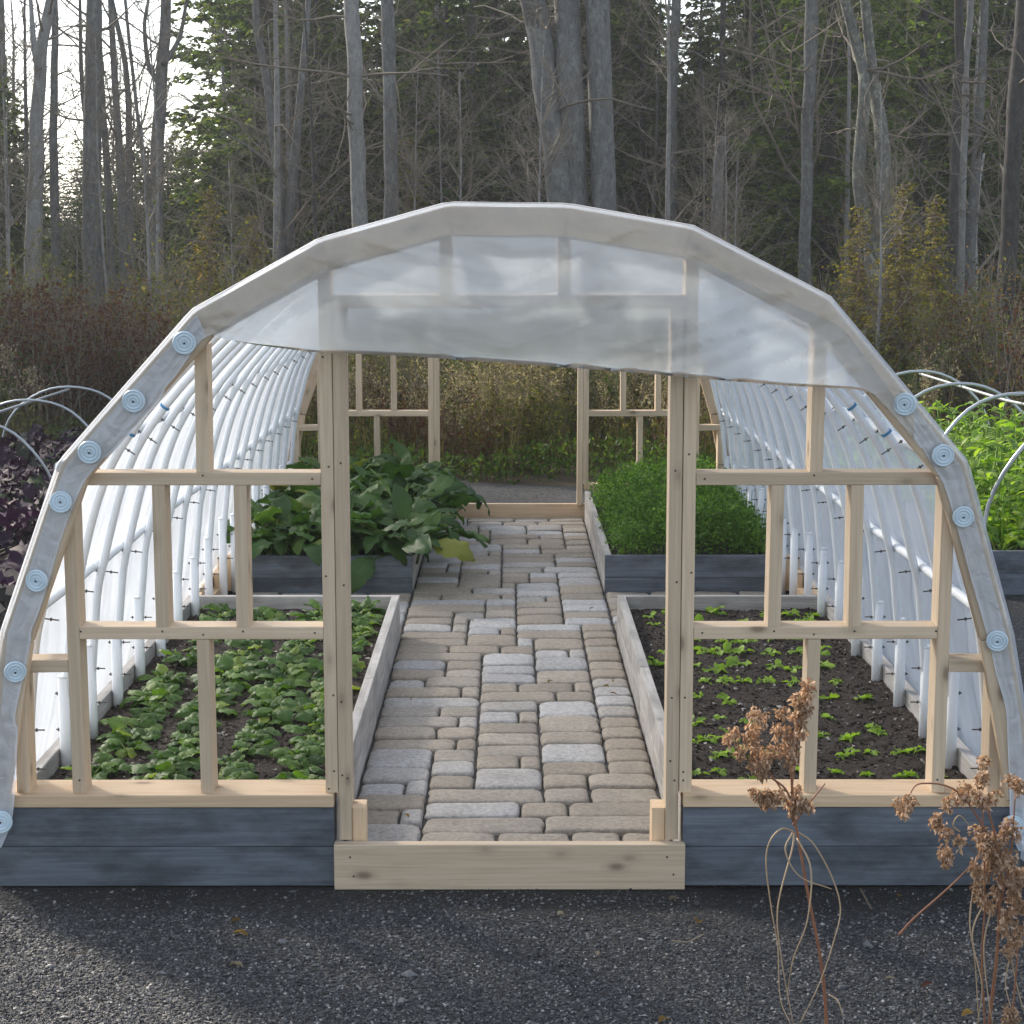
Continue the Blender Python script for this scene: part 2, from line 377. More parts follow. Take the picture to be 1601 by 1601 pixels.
xs = np.concatenate([np.linspace(-12, -3.2, 24), np.linspace(-3.1, 3.1, 140), np.linspace(3.2, 12, 24)])
ys = np.concatenate([np.linspace(-9, -1.7, 24), np.linspace(-1.65, .1, 70), np.linspace(.3, 9.4, 40)])
v, q = grid_sheet(xs, ys, yard_z)
edge = v[:, 1] > 9.3; v[edge, 1] += np.array([.35 * noise.noise((x * .8, 0, 9)) for x in v[edge, 0]])
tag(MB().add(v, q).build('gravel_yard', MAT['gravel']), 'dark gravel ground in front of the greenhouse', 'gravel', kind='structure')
# loose stone chips
def chips(n, xr, yr, s0, s1, zf, rsx, dirt_shade=False):
    base = np.array([(1, 0, 0), (-1, 0, 0), (0, 1, 0), (0, -1, 0), (0, 0, 1), (0, 0, -1)], float)
    tri = np.array([(0, 2, 4), (2, 1, 4), (1, 3, 4), (3, 0, 4), (2, 0, 5), (1, 2, 5), (3, 1, 5), (0, 3, 5)])
    x = rsx.uniform(*xr, n); y = rsx.uniform(*yr, n); s = s0 + (s1 - s0) * rsx.uniform(0, 1, n) ** 2.2
    B = base[None] * (1 + rsx.uniform(-.35, .35, (n, 6, 1))) * (s[:, None, None] * np.stack([rsx.uniform(.7, 1.35, n), rsx.uniform(.6, 1.0, n), rsx.uniform(.4, .8, n)], -1)[:, None, :])
    B += rsx.normal(0, .18, (n, 6, 3)) * s[:, None, None]
    if dirt_shade: B *= np.where(rsx.uniform(0, 1, n) < np.clip((-.02 - y) / .38 + np.array([.9 * noise.noise((p * 2.3, q_ * 5, 6)) - .1 for p, q_ in zip(x, y)]), .12, 1), 1, .12)[:, None, None]  # chips shrink towards the boards, baring the dirt and its painted shade
    a = rsx.uniform(0, 6.28, n); c, sn = np.cos(a), np.sin(a); t = rsx.normal(0, .4, n); ct, st = np.cos(t), np.sin(t)
    X = B[..., 0]; Y = B[..., 1] * ct[:, None] - B[..., 2] * st[:, None]; Z = B[..., 1] * st[:, None] + B[..., 2] * ct[:, None]
    z = np.array([zf(p, q_) for p, q_ in zip(x, y)]) + s * .25
    V = np.stack([X * c[:, None] - Y * sn[:, None] + x[:, None], X * sn[:, None] + Y * c[:, None] + y[:, None], Z + z[:, None]], -1)
    T = (tri[None] + (np.arange(n) * 6)[:, None, None]).reshape(-1, 3)
    return V.reshape(-1, 3), T
mb = MB()
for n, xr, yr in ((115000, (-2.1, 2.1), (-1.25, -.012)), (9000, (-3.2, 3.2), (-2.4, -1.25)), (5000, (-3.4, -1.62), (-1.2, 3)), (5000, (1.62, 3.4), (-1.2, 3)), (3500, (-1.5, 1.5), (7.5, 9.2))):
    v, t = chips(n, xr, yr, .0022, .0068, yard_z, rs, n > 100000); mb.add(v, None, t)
v, t = chips(140, (-2.1, 2.1), (-1.25, -.03), .009, .015, yard_z, rs); mb.add(v, None, t)
tag(mb.build('gravel', MAT['pebble'], smooth=False), 'loose dark grey stone chips scattered over the yard', 'gravel', kind='stuff')

# ------------------------------------------------------------------ paved path
PZ = .05
def pave(mb, x0, x1, y0, y1, cell, rsx):
    nx = int(round((x1 - x0) / cell)); ny = int(round((y1 - y0) / cell)); cx = (x1 - x0) / nx; cy = (y1 - y0) / ny
    occ = np.zeros((ny, nx), bool); kinds = [(3, 2), (3, 2), (4, 2), (3, 2), (3, 3), (2, 2), (2, 2), (4, 2), (5, 2)]
    for j in range(ny):
        for i in range(nx):
            if occ[j, i]: continue
            for _ in range(8):
                w, d = kinds[rsx.randint(len(kinds))]
                if i + w > nx or j + d > ny or occ[j:j + d, i:i + w].any(): continue
                if nx - (i + w) == 1: continue
                break
            else:
                w = 1
                while w < 3 and i + w < nx and not occ[j, i + w]: w += 1
                d = 2 if j + 2 <= ny and not occ[j:j + 2, i:i + w].any() else 1
            occ[j:j + d, i:i + w] = True
            stone(mb, x0 + i * cx, x0 + (i + w) * cx, y0 + j * cy, y0 + (j + d) * cy, rsx)
def stone(mb, x0, x1, y0, y1, rsx):
    g = .0045; x0 += g; x1 -= g; y0 += g; y1 -= g
    cx, cy = (x0 + x1) / 2, (y0 + y1) / 2; hx, hy = (x1 - x0) / 2, (y1 - y0) / 2; r = min(hx, hy) * rsx.uniform(.22, .42)
    pts = []
    for sx, sy, a0 in ((1, 1, 0), (-1, 1, 90), (-1, -1, 180), (1, -1, 270)):
        for a in (0, 30, 60, 90):
            t = R(a0 + a); pts.append((sx * (hx - r) + r * math.cos(t), sy * (hy - r) + r * math.sin(t)))
    P = np.array(pts)
    mids = []
    for i in range(len(P)):
        mids.append(P[i]); b = P[(i + 1) % len(P)]
        if np.linalg.norm(b - P[i]) > .05: mids += [P[i] * .67 + b * .33, P[i] * .33 + b * .67]
    P = np.array(mids); n = len(P)
    ph = rsx.uniform(0, 99)
    P *= (1 + np.array([.06 * noise.noise((p[0] * 26 + ph, p[1] * 22, ph)) for p in P]))[:, None]
    zt = PZ + rsx.normal(0, .003); tx, ty = rsx.normal(0, .012, 2)
    rings = []
    for k, z in ((1.0, -.05), (1.0, -.012), (.985, -.004), (.952, 0), (.6, .001)):
        Q = P * k if k > .9 else P * k
        if k < 1 and k > .9:
            ins = (1 - k) * .35; Q = P - np.sign(P) * ins * .5 - P * ins
        rings.append(np.column_stack([Q[:, 0] + cx, Q[:, 1] + cy, zt + z + Q[:, 0] * tx + Q[:, 1] * ty + (np.array([.0022 * noise.noise((p[0] * 35 + ph, p[1] * 35, 1)) for p in Q]) if z > -.01 else 0)]))
    V = np.concatenate(rings + [[[cx, cy, zt + .0018]]]); k = np.arange(n); k2 = (k + 1) % n; q = []
    for i in range(4): q.append(np.stack([i * n + k, i * n + k2, (i + 1) * n + k2, (i + 1) * n + k], 1))
    mb.add(V, np.concatenate(q), np.stack([4 * n + k, 4 * n + k2, np.full(n, 5 * n)], 1))
mb = MB(); rp = np.random.RandomState(5)
pave(mb, -.525, .525, .04, 7.16, .0808, rp)
pave(mb, -1.5, -.53, 3.42, 4.44, .0808, rp); pave(mb, .53, 1.5, 3.42, 4.44, .0808, rp)
path = tag(mb.build('path', MAT['paver']), 'tan and pale grey tumbled stone paving running through the greenhouse', 'path', kind='structure')
mj = MB(); box(mj, -.528, .528, .03, 7.17, -.02, PZ - .016); box(mj, -1.51, -.5285, 3.36, 4.45, -.02, PZ - .0165); box(mj, .5285, 1.51, 3.36, 4.45, -.02, PZ - .0165)
mj.build('joint_sand', MAT['joint'], path, smooth=False)

# ------------------------------------------------------------------ greenhouse
GH = thing('greenhouse', 'arched timber greenhouse with open door and loose sagging plastic film', 'greenhouse')
LW, LD = .038, .089
OUTER = [(-1.605, .292), (-1.512, .789), (-1.32, 1.305), (-.917, 1.75), (-.545, 1.954), (-.175, 2.056), (.171, 2.052), (.531, 1.99), (.932, 1.787), (1.347, 1.307), (1.502, .79), (1.60, .292)]
def offset_poly(P, d):
    out = []
    for i, p in enumerate(P):
        p = Vector(p); ns = []
        for a, b in ((i - 1, i), (i, i + 1)):
            if a < 0 or b >= len(P): continue
            t = (Vector(P[b]) - Vector(P[a])).normalized(); ns.append(Vector((t.y, -t.x)))
        n = sum(ns, Vector((0, 0))).normalized(); out.append(p + n * (d / max(.4, n.dot(ns[0]))))
    return out
INNER = offset_poly(OUTER, .098); PLANK = offset_poly(OUTER, .012)
def arch_boards(y0, y1, mat):
    for i in range(len(OUTER) - 1):
        a, b = PLANK[i], PLANK[i + 1]; c, d = INNER[i + 1], INNER[i]
        mid = (a + b) / 2; t = (b - a).normalized(); gap = t * .0005
        ang = math.atan2(t.x, t.y)
        bm = bmesh.new(); loc = []
        for p in (a + gap, b - gap, c - gap, d + gap):
            r = p - mid; loc.append((r.x * math.cos(ang) - r.y * math.sin(ang), r.x * math.sin(ang) + r.y * math.cos(ang)))
        vs = [bm.verts.new((x, yy, z)) for yy in (y0, y1) for x, z in loc]
        for f in ((0, 1, 2, 3), (7, 6, 5, 4), (0, 4, 5, 1), (1, 5, 6, 2), (2, 6, 7, 3), (3, 7, 4, 0)): bm.faces.new([vs[k] for k in f])
        bmesh.ops.recalc_face_normals(bm, faces=bm.faces); bmesh.ops.bevel(bm, geom=list(bm.edges), offset=.0035, segments=1, affect='EDGES')
        me = bpy.data.meshes.new('arch_board'); bm.to_mesh(me); bm.free(); me.materials.append(mat)
        obj('arch_board', me, GH, (mid.x, 0, mid.y), (0, ang, 0))
def arch_z(x, pts):
    for a, b in zip(pts, pts[1:]):
        if a[0] <= x <= b[0]: return a[1] + (b[1] - a[1]) * (x - a[0]) / (b[0] - a[0])
    return .3
YF = .02                                # front face of the studs
def frame(y, rear=False):
    """studs, rails and header of one end wall, front face at y, 89 mm deep"""
    yc = y + LD / 2; lm = MAT['lumber']; ip = [tuple(p) for p in INNER]; op = OUTER
    def stud(x, z0, z1, nm='stud'):
        return timber(nm, (x, yc, z0), (x + rnd.uniform(-.003, .003), yc, z1), LW, LD, lm, GH)
    def rail(x0, x1, z, nm='rail'):
        return timber(nm, (x0, yc, z), (x1, yc, z + rnd.uniform(-.003, .003)), LW, LD, lm, GH, (0, 0, 1))
    top = lambda x: arch_z(x, ip) + .03
    for s in (-1, 1):
        stud(s * .536, .2905, top(s * .536), 'door_post'); stud(s * .4965, .142, 1.751, 'door_post')
        stud(s * (.903 if s < 0 else .910), 1.2685, top(s * .905))
        stud(s * 1.303, .2905, arch_z(s * 1.303, ip) + .02 if rear else 1.30)
        stud(s * 1.036, .8035, 1.2305); stud(s * .795, .8035, 1.2305); stud(s * .914, .2905, .7645)
        rail(s * .5555, s * 1.2835, 1.2495); rail(s * .5555, s * 1.2835, .784)
        stud(s * 1.472, .2905, .665); rail(s * 1.3225, s * 1.47, .684)
    rail(-.5165, .5165, 1.7705, 'header')
    for x in (-.18, .163): stud(x, 1.79, top(x))
frame(YF); frame(7.13, True)
arch_boards(-.0185, .0185, MAT['lumber'])
# rear arch boards: a second copy further back
for o in [c for c in GH.children if c.name.startswith('arch_board')]:
    c = o.copy(); COL.objects.link(c); c.parent = GH; c.location = (o.location.x, 7.245, o.location.z)
for s in (-1, 1):                        # plates on the bed ends
    timber('sill_plate', (s * .529, .075, .2712), (s * 1.62, .075, .2712), .038, .165, MAT['lumber_fresh'], GH, (0, 0, 1))
    timber('sill_plate', (s * .529, 7.175, .2712), (s * 1.62, 7.175, .2712), .038, .12, MAT['lumber_fresh'], GH, (0, 0, 1))
    timber('corner_block', (s * .457, .075, .04), (s * .457, .075, .238), .04, .085, MAT['lumber_fresh'], GH)
ds = timber('door_sill', (-.5285, .0, .0675), (.5345, .0, .0675), .142, .038, MAT['lumber'], GH, (0, 0, 1))
timber('door_sill', (-.5285, 7.2, .075), (.5345, 7.2, .075), .142, .038, MAT['lumber_fresh'], GH, (0, 0, 1))
def nails(pts, parent):
    mb = MB()
    for x, y, z in pts: tube(mb, [(x, y, z), (x, y - .0012, z)], .0032, 8)
    return mb.build('nail_heads', MAT['steel'], parent)
npts = []
for s in (-1, 1):
    for x in (.536, .4965):
        for z in (.32, .36, .6, .95, 1.3, 1.62): npts.append((s * x + rnd.uniform(-.009, .009), YF, z + rnd.uniform(-.03, .03)))
    for x, z in ((.903, 1.26), (1.036, .79), (.795, .79), (.914, .78), (1.28, .79), (.58, 1.25), (.58, .785), (1.3, .33), (1.3, 1.24)): npts.append((s * x, YF, z))
for x, z in ((-.48, .1), (-.47, .04), (.48, .1), (.5, .045)): npts.append((x, -.019, z))
nails(npts, GH)

# hoops
HALF = [(1.497, .06), (1.497, .32), (1.474, .6), (1.438, .82), (1.285, 1.265), (.895, 1.69), (.53, 1.89), (.17, 1.985)]
HP = catmull([(x, 0, z) for x, z in HALF] + [(-x, 0, z) for x, z in HALF[::-1]], 8)
hv = MB(); tube(hv, HP, .0148, 10); hoop_me = hv.mesh('hoop', MAT['pvc'])
sl = MB(); tube(sl, [(0, 0, .08), (0, 0, .5)], .0205, 10); tube(sl, [(0, 0, .5), (0, 0, .506)], [.0213, .0213], 10); sleeve_me = sl.mesh('sleeve', MAT['sleeve'])
bo = MB(); tube(bo, [(-.035, 0, 0), (.05, 0, 0)], .0024, 6); tube(bo, [(.0225, 0, 0), (.027, 0, 0)], .006, 6); tube(bo, [(-.03, 0, 0), (-.024, 0, 0)], .006, 6)
bolt_me = bo.mesh('bolt', MAT['steel'], False)
mk = MB(); tube(mk, [(0, 0, -.0045), (0, 0, .0045)], .0190, 10, False); mark_me = mk.mesh('blue_mark', MAT['blue_mark'])
HOOP_Y = [.20 + .424 * i for i in range(17)]
for k, y in enumerate(HOOP_Y):
    h = obj('hoop', hoop_me, GH, (0, y + rnd.uniform(-.03, .03), rnd.uniform(-.006, .006)))
    for s in (-1, 1):
        obj('sleeve', sleeve_me, h, (s * 1.497, 0, rnd.uniform(-.05, .03)))
        for z in (.44, .315): obj('bolt', bolt_me, h, (s * 1.493, 0, z), (0, 0, 0 if s < 0 else math.pi))
        for x, z, a in ((1.44, .79, .12), (1.279, 1.275, .6)): obj('bolt', bolt_me, h, (s * x, .02, z), (0, a if s < 0 else a, 0 if s < 0 else math.pi))
    if k < 3:
        for idx in (33 if k % 2 else 34, 87 if k % 2 else 86):
            p, n = HP[idx], HP[idx + 1] - HP[idx]
            m_ = obj('blue_mark', mark_me, h, tuple(p)); m_.rotation_mode = 'QUATERNION'; m_.rotation_quaternion = n.to_track_quat('Z', 'Y')
for s in (-1, 1):
    for x, z in ((1.475, .802), (1.318, 1.288)):
        pb = MB(); pts = [(s * x + .004 * math.sin(t * 3), -.004 + 7.23 * t / 30, z + .004 * noise.noise((t * .7, s, x))) for t in range(31)]
        tube(pb, pts, .0165, 10); pb.build('purlin', MAT['pvc'], GH)
    timber('base_board', (s * 1.605, 3.36, .09), (s * 1.605, 7.2, .09), .18, .038, MAT['lumber'], GH, (0, 0, 1))
    timber('base_board', (s * 1.565, 3.39, .06), (s * 1.565, 4.4, .06), .12, .036, MAT['lumber_fresh'], GH, (0, 0, 1))
    for y in (3.62, 4.25): timber('corner_block', (s * 1.562, y, .1215), (s * 1.562, y, .2), .03, .09, MAT['lumber_fresh'], GH)
    timber('corner_block', (s * 1.553, 4.45, .06), (s * 1.553, 4.45, .252), .078, .04, MAT['lumber_fresh'], GH)

# plastic cover
CP = [(1.628, .03), (1.622, .2), (1.592, .35), (1.545, .6), (1.515, .8), (1.345, 1.315), (.935, 1.79), (.54, 1.985), (.173, 2.066)]
prof = catmull([(x, 0, z) for x, z in CP] + [(-x, 0, z) for x, z in CP[::-1]], 9)
hoopc = catmull([(x + (.03 if z < .7 else .025), 0, z + (.03 if z > 1.2 else 0)) for x, z in HALF] + [(-x - (.03 if z < .7 else .025), 0, z + (.03 if z > 1.2 else 0)) for x, z in HALF[::-1]], 8)
NP_ = 170
def resample(P, n):
    P = np.array(P); d = np.concatenate([[0], np.cumsum(np.linalg.norm(np.diff(P, axis=0), axis=1))]); t = np.linspace(0, d[-1], n)
    return np.stack([np.interp(t, d, P[:, k]) for k in range(3)], 1), d[-1]
prof, plen = resample(prof, NP_)
PO = [tuple(p) for p in offset_poly(OUTER, -.001)]
def radial(P, x, z):
    """distance of the outline P from the middle of the house along the direction (x,z)"""
    ang = math.atan2(x, z - .3); best = None
    for a_, b_ in zip(P, P[1:]):
        d_ = (math.sin(ang), math.cos(ang)); ex, ez = b_[0] - a_[0], b_[1] - a_[1]; det = d_[0] * -ez + d_[1] * ex
        if abs(det) < 1e-9: continue
        t_ = ((a_[0]) * -ez + (a_[1] - .3) * ex) / det; u_ = (d_[0] * (a_[1] - .3) - d_[1] * a_[0]) / det
        if t_ > 0 and -.001 <= u_ <= 1.001: best = t_
    return best
poly = prof.copy()
for i in range(NP_):
    x_, z_ = prof[i, 0], prof[i, 2]
    if z_ > .31:
        t_ = radial(PO, x_, z_)
        if t_: L0 = math.hypot(x_, z_ - .3); poly[i, 0] = x_ / L0 * t_; poly[i, 2] = .3 + (z_ - .3) / L0 * t_
tg = np.gradient(prof, axis=0); nrm = np.stack([tg[:, 2], 0 * tg[:, 0], -tg[:, 0]], 1); nrm /= np.linalg.norm(nrm, axis=1)[:, None]
if nrm[NP_ // 2, 2] < 0: nrm = -nrm
ysamp = np.concatenate([np.linspace(-.022, .2, 14), np.linspace(.22, 7.27, 420)])
V = np.zeros((len(ysamp), NP_, 3)); sp = .424
sarr = np.linspace(0, plen, NP_)
for j, y in enumerate(ysamp):
    fade = min(1, max(0, (y + .02) / .2)); ph = ((y - .20) / sp) % 1
    sag = .5 - .5 * math.cos(2 * math.pi * ph)
    for i in range(NP_):
        s_ = sarr[i]; p = prof[i]
        up = min(1, max(0, (p[2] - .3) / .5))
        d = -.012 * sag * up
        d += .009 * noise.noise((s_ * .7 + 5, y * 6.5, 0)) + .005 * noise.noise((s_ * 1.6, y * 17, 3))
        d += .005 * noise.noise(((s_ * 4 + y * 3), (y * 4 - s_ * 2), 8))
        for zp, w in ((.8, .10), (1.3, .10)):
            if zp - .02 < p[2] < zp + .2:
                k = 1 - (p[2] - zp) / .2; d += .013 * k * noise.noise((s_ * 2, y * 24, zp * 9)) + .012 * k * k
        d -= .010
        f2 = min(1, max(0, y / .6)); d -= .012
        pb_ = poly[i] * (1 - f2) + p * f2
        V[j, i] = (pb_[0] + nrm[i, 0] * (d * fade), y, pb_[2] + nrm[i, 2] * (d * fade))
a = np.arange((len(ysamp)) * NP_).reshape(len(ysamp), NP_)
quads = np.stack([a[:-1, :-1].ravel(), a[:-1, 1:].ravel(), a[1:, 1:].ravel(), a[1:, :-1].ravel()], 1)
MB().add(V.reshape(-1, 3), quads).build('plastic_cover', MAT['cover'], GH)

# front edge of the film: folded over the arch boards, hanging loose at the top
EDGE = [  # (outer edge px, lower edge px)
    ((-25, 1330), (2, 1325)), ((-22, 1290), (18, 1285)), ((-18, 1235), (24, 1232)), ((-14, 1190), (26, 1188)), ((-10, 1146), (28, 1142)), ((-6, 1110), (24, 1118)), ((-3, 1050), (38, 1052)),
    ((1, 990), (52, 985)), ((30, 905), (74, 918)), ((58, 820), (100, 830)), ((93, 722), (136, 748)), ((150, 655), (178, 705)), ((205, 592), (238, 640)), ((262, 528), (290, 566)),
    ((302, 483), (322, 527)), ((345, 458), (360, 532)), ((400, 427), (405, 539)), ((450, 400), (450, 544)), ((500, 372), (500, 549)), ((600, 344), (600, 553)), ((700, 316), (700, 559)), ((795, 316), (795, 566)), ((888, 318), (890, 573)),
    ((985, 335), (990, 581)), ((1083, 352), (1087, 589)), ((1160, 392), (1180, 597)), ((1230, 428), (1270, 603)), ((1297, 463), (1345, 609)), ((1345, 522), (1378, 632)), ((1395, 582), (1412, 668)), ((1450, 648), (1440, 702)),
    ((1511, 720), (1474, 755)), ((1530, 795), (1497, 828)), ((1552, 880), (1518, 905)), ((1580, 983), (1545, 1000)), ((1590, 1050), (1558, 1055)), ((1600, 1110), (1572, 1110)), ((1607, 1170), (1575, 1170)), ((1612, 1230), (1578, 1232)), ((1622, 1290), (1580, 1295)), ((1630, 1335), (1592, 1330))]
O_ = np.array([at(*e[0], -.024) for e in EDGE]); L_ = np.array([at(*e[1], -.024) for e in EDGE])
tt = np.arange(len(EDGE)); te = np.linspace(0, len(EDGE) - 1, 420)
Oi = np.stack([np.interp(te, tt, O_[:, k]) for k in range(3)], 1)
Lc = np.array(catmull([tuple(p) for p in L_], 12)); Li = np.stack([np.interp(te, np.linspace(0, len(EDGE) - 1, len(Lc)), Lc[:, k]) for k in range(3)], 1)
NS = 40; V = np.zeros((len(te), NS + 2, 3))
for i in range(len(te)):
    o_, l_ = Oi[i], Li[i]; wd = np.linalg.norm(o_ - l_)
    loose = min(1, max(0, (wd - .1) / .25))
    for k in range(NS + 2):
        de = min(.092, wd) * min(1, max(0, k - 1) / 13); dk = de if k <= 14 or wd < .1 else .092 + (wd - .092) * (k - 14) / (NS - 14)
        s_ = min(1, dk / wd)
        p = o_ + (l_ - o_) * s_
        tight = 1 - math.exp(-s_ * wd / .05)
        yb = -.022
        yb -= loose * (.012 + .03 * max(0, s_ - .35)) * tight
        amp = (.0035 + .015 * loose) * tight
        yb -= amp * (1.0 + 1.1 * noise.noise((p[0] * 3.2 + p[2] * 4.1, p[2] * 7.5 - p[0] * 2.2, 4)) + .55 * noise.noise((p[0] * 9 + p[2] * 7, p[2] * 14, 7)))
        fold = noise.noise((p[0] * 1.1 - 3, p[2] * 11 + p[0] * (3.5 if p[0] < 0 else -3.5), 12)); yb -= loose * tight * .016 * max(0, 1 - abs(fold) * 5) ** 2
        if loose < .2: yb -= (1 - loose) * tight * (.009 * abs(noise.noise((te[i] * 1.3, s_ * 2.2, 2))) + .007 * noise.noise((te[i] * .6, s_ * 6.5, 9)))
        if k == 0: yb = .004; p = o_ + np.array([0, 0, .0])
        V[i, k] = (p[0], min(yb, .004), p[2])
    if loose > .2:                       # rolled hem
        V[i, NS + 1] = V[i, NS - 1] + np.array([0, -.006, 0]); 
a = np.arange(len(te) * (NS + 2)).reshape(len(te), NS + 2)
quads = np.stack([a[:-1, :-1].ravel(), a[:-1, 1:].ravel(), a[1:, 1:].ravel(), a[1:, :-1].ravel()], 1)
fl = MB().add(V.reshape(-1, 3), quads).build('plastic_flap', MAT['flap'], GH); fl.data.materials.append(MAT['film_edge']); fl.data.materials.append(MAT['film_strip'])
wdt = np.linalg.norm(Oi - Li, axis=1); ss = np.concatenate([[0], np.arange(NS) / NS])
side = ((te[:-1] < 14.0) | (te[:-1] > 29.5))[:, None]
mi = ((np.arange(NS + 1)[None, :] < 14) | side).astype(np.int32)
mi = np.where(side & (np.arange(NS + 1)[None, :] > 3), 2, mi).astype(np.int32)
fl.data.polygons.foreach_set('material_index', mi.ravel())
# film hanging over the top of the rear end wall
RF = MB(); V = []; nx, nz = 90, 16
for i in range(nx + 1):
    x = -1.1 + 2.2 * i / nx; zt_ = arch_z(x, OUTER); zb_ = min(zt_ - .03, 1.50 + .05 * x + .012 * math.sin(x * 7))
    for k in range(nz + 1):
        f = k / nz; V.append((x, 7.10 + f * (.015 + .02 * noise.noise((x * 3, f * 3, 7))), zt_ + (zb_ - zt_) * f))
a = np.arange((nx + 1) * (nz + 1)).reshape(nx + 1, nz + 1)
RF.add(V, np.stack([a[:-1, :-1].ravel(), a[:-1, 1:].ravel(), a[1:, 1:].ravel(), a[1:, :-1].ravel()], 1)); RF.build('plastic_flap', MAT['cover'], GH)
# ridged washers
prof_w = [(0, .006), (.004, .0062), (.0045, .003), (.009, .0028), (.0105, .0052), (.0135, .0052), (.015, .0026), (.0185, .0026), (.02, .0056), (.0235, .0056), (.025, .0028), (.0275, .0028), (.029, .0052), (.032, .0046), (.0335, 0)]
wm = MB(); ns = 28; Vw = []
for r_, h_ in prof_w:
    for k in range(ns): t = 2 * math.pi * k / ns; Vw.append((r_ * math.cos(t), -h_ * 1.7, r_ * math.sin(t)))
qw = [(i * ns + k, i * ns + (k + 1) % ns, (i + 1) * ns + (k + 1) % ns, (i + 1) * ns + k) for i in range(len(prof_w) - 1) for k in range(ns)]
wm.add(Vw, qw); washer_me = wm.mesh('washer', MAT['washer'])
scm = MB(); tube(scm, [(0, -.008, 0), (0, -.0125, 0)], [.0045, .003], 8); screw_me = scm.mesh('screw', MAT['steel'], False)
for px, py in ((288, 536), (209, 627), (140, 707), (95, 785), (58, 908), (24, 1050), (2, 1285), (1415, 632), (1474, 712), (1506, 808), (1559, 1002), (1583, 1292)):
    w = obj('washer', washer_me, GH, at(px, py, -.036), (rnd.uniform(-.2, .2), rnd.uniform(0, 6), rnd.uniform(-.2, .2)))
    w.scale = (rnd.uniform(.94, 1.05),) * 3; obj('screw', screw_me, w)

# ------------------------------------------------------------------ raised beds
def soil_mesh(x0, x1, y0, y1, z, amp, step=.016):
    v, q = grid_sheet(np.arange(x0, x1 + step, step).clip(max=x1), np.arange(y0, y1 + step, step).clip(max=y1),
        lambda x, y: z + amp * (noise.noise((x * 4, y * 4, 1)) + .7 * noise.noise((x * 14, y * 14, 2)) + .45 * noise.noise((x * 40, y * 40, 3))))
    return MB().add(v, q)
BED_TOP = .25
def bed(x0, x1, y0, y1, label, wood_front, wood_side, wood_back, soil_z=.185, fine=True, top=BED_TOP):
    t = thing('raised_bed', label, 'raised bed', ((x0 + x1) / 2, y0, 0))
    ox, oy = (x0 + x1) / 2, y0
    def bd(nm, a, b, z, m, xd=(0, 0, 1)):
        p = (a[0] - ox, a[1] - oy, z); q_ = (b[0] - ox, b[1] - oy, z); return timber(nm, p, q_, top / 2 - .0015, .038, m, t, xd)
    for z in (top * .25, top * .75):
        bd('end_board', (x0, y0 + .019), (x1, y0 + .019), z, wood_front)
        bd('end_board', (x0, y1 - .019), (x1, y1 - .019), z, wood_back)
        for x in (x0 + .019, x1 - .019):
            ym = (y0 + y1) / 2 + rnd.uniform(-.2, .2)
            bd('side_board', (x, y0 + .0385), (x, ym - .001), z, wood_side); bd('side_board', (x, ym + .001), (x, y1 - .0385), z + .0008, wood_side)
    sm = soil_mesh(x0 + .037, x1 - .037, y0 + .037, y1 - .037, soil_z, .011, .016 if fine else .04)
    so = sm.build('soil', MAT['soil'], t); so.location = (-ox, -oy, 0)
    if fine:
        n = int((x1 - x0) * (y1 - y0) * 2300); v, tr = chips(n, (x0 + .05, x1 - .05), (y0 + .05, y1 - .05), .0025, .012, lambda x, y: soil_z + .011 * (noise.noise((x * 4, y * 4, 1)) + .7 * noise.noise((x * 14, y * 14, 2))), rs)
        c = MB().add(v, None, tr).build('soil_crumbs', MAT['clod'], t, smooth=False); c.location = (-ox, -oy, 0); c['kind'] = 'stuff'
    return t
bed(-1.558, -.53, .004, 3.345, 'weathered wooden bed planted with spinach, left of the door', MAT['blue_wood'], MAT['grey_wood'], MAT['grey_wood'])
bed(.53, 1.558, .004, 3.345, 'weathered wooden bed of bare soil and lettuce seedlings, right of the door', MAT['blue_wood'], MAT['grey_wood'], MAT['grey_wood'])
bed(-1.51, -.53, 4.46, 7.115, 'grey wooden bed overflowing with large chard leaves at the back left', MAT['blue_wood'], MAT['grey_wood'], MAT['grey_wood'], .2, False)
bed(.53, 1.51, 4.46, 7.115, 'grey wooden bed full of bright green parsley at the back right', MAT['blue_wood'], MAT['grey_wood'], MAT['grey_wood'], .2, False)
bed(-3.95, -2.7, 2.4, 9.0, 'outdoor wooden bed of dark purple kale left of the greenhouse', MAT['grey_wood'], MAT['grey_wood'], MAT['grey_wood'], .2, False)
bed(2.63, 3.9, 4.6, 9.2, 'outdoor blue grey bed of yellow green mustard right of the greenhouse', MAT['blue_wood'], MAT['blue_wood'], MAT['blue_wood'], .2, False)

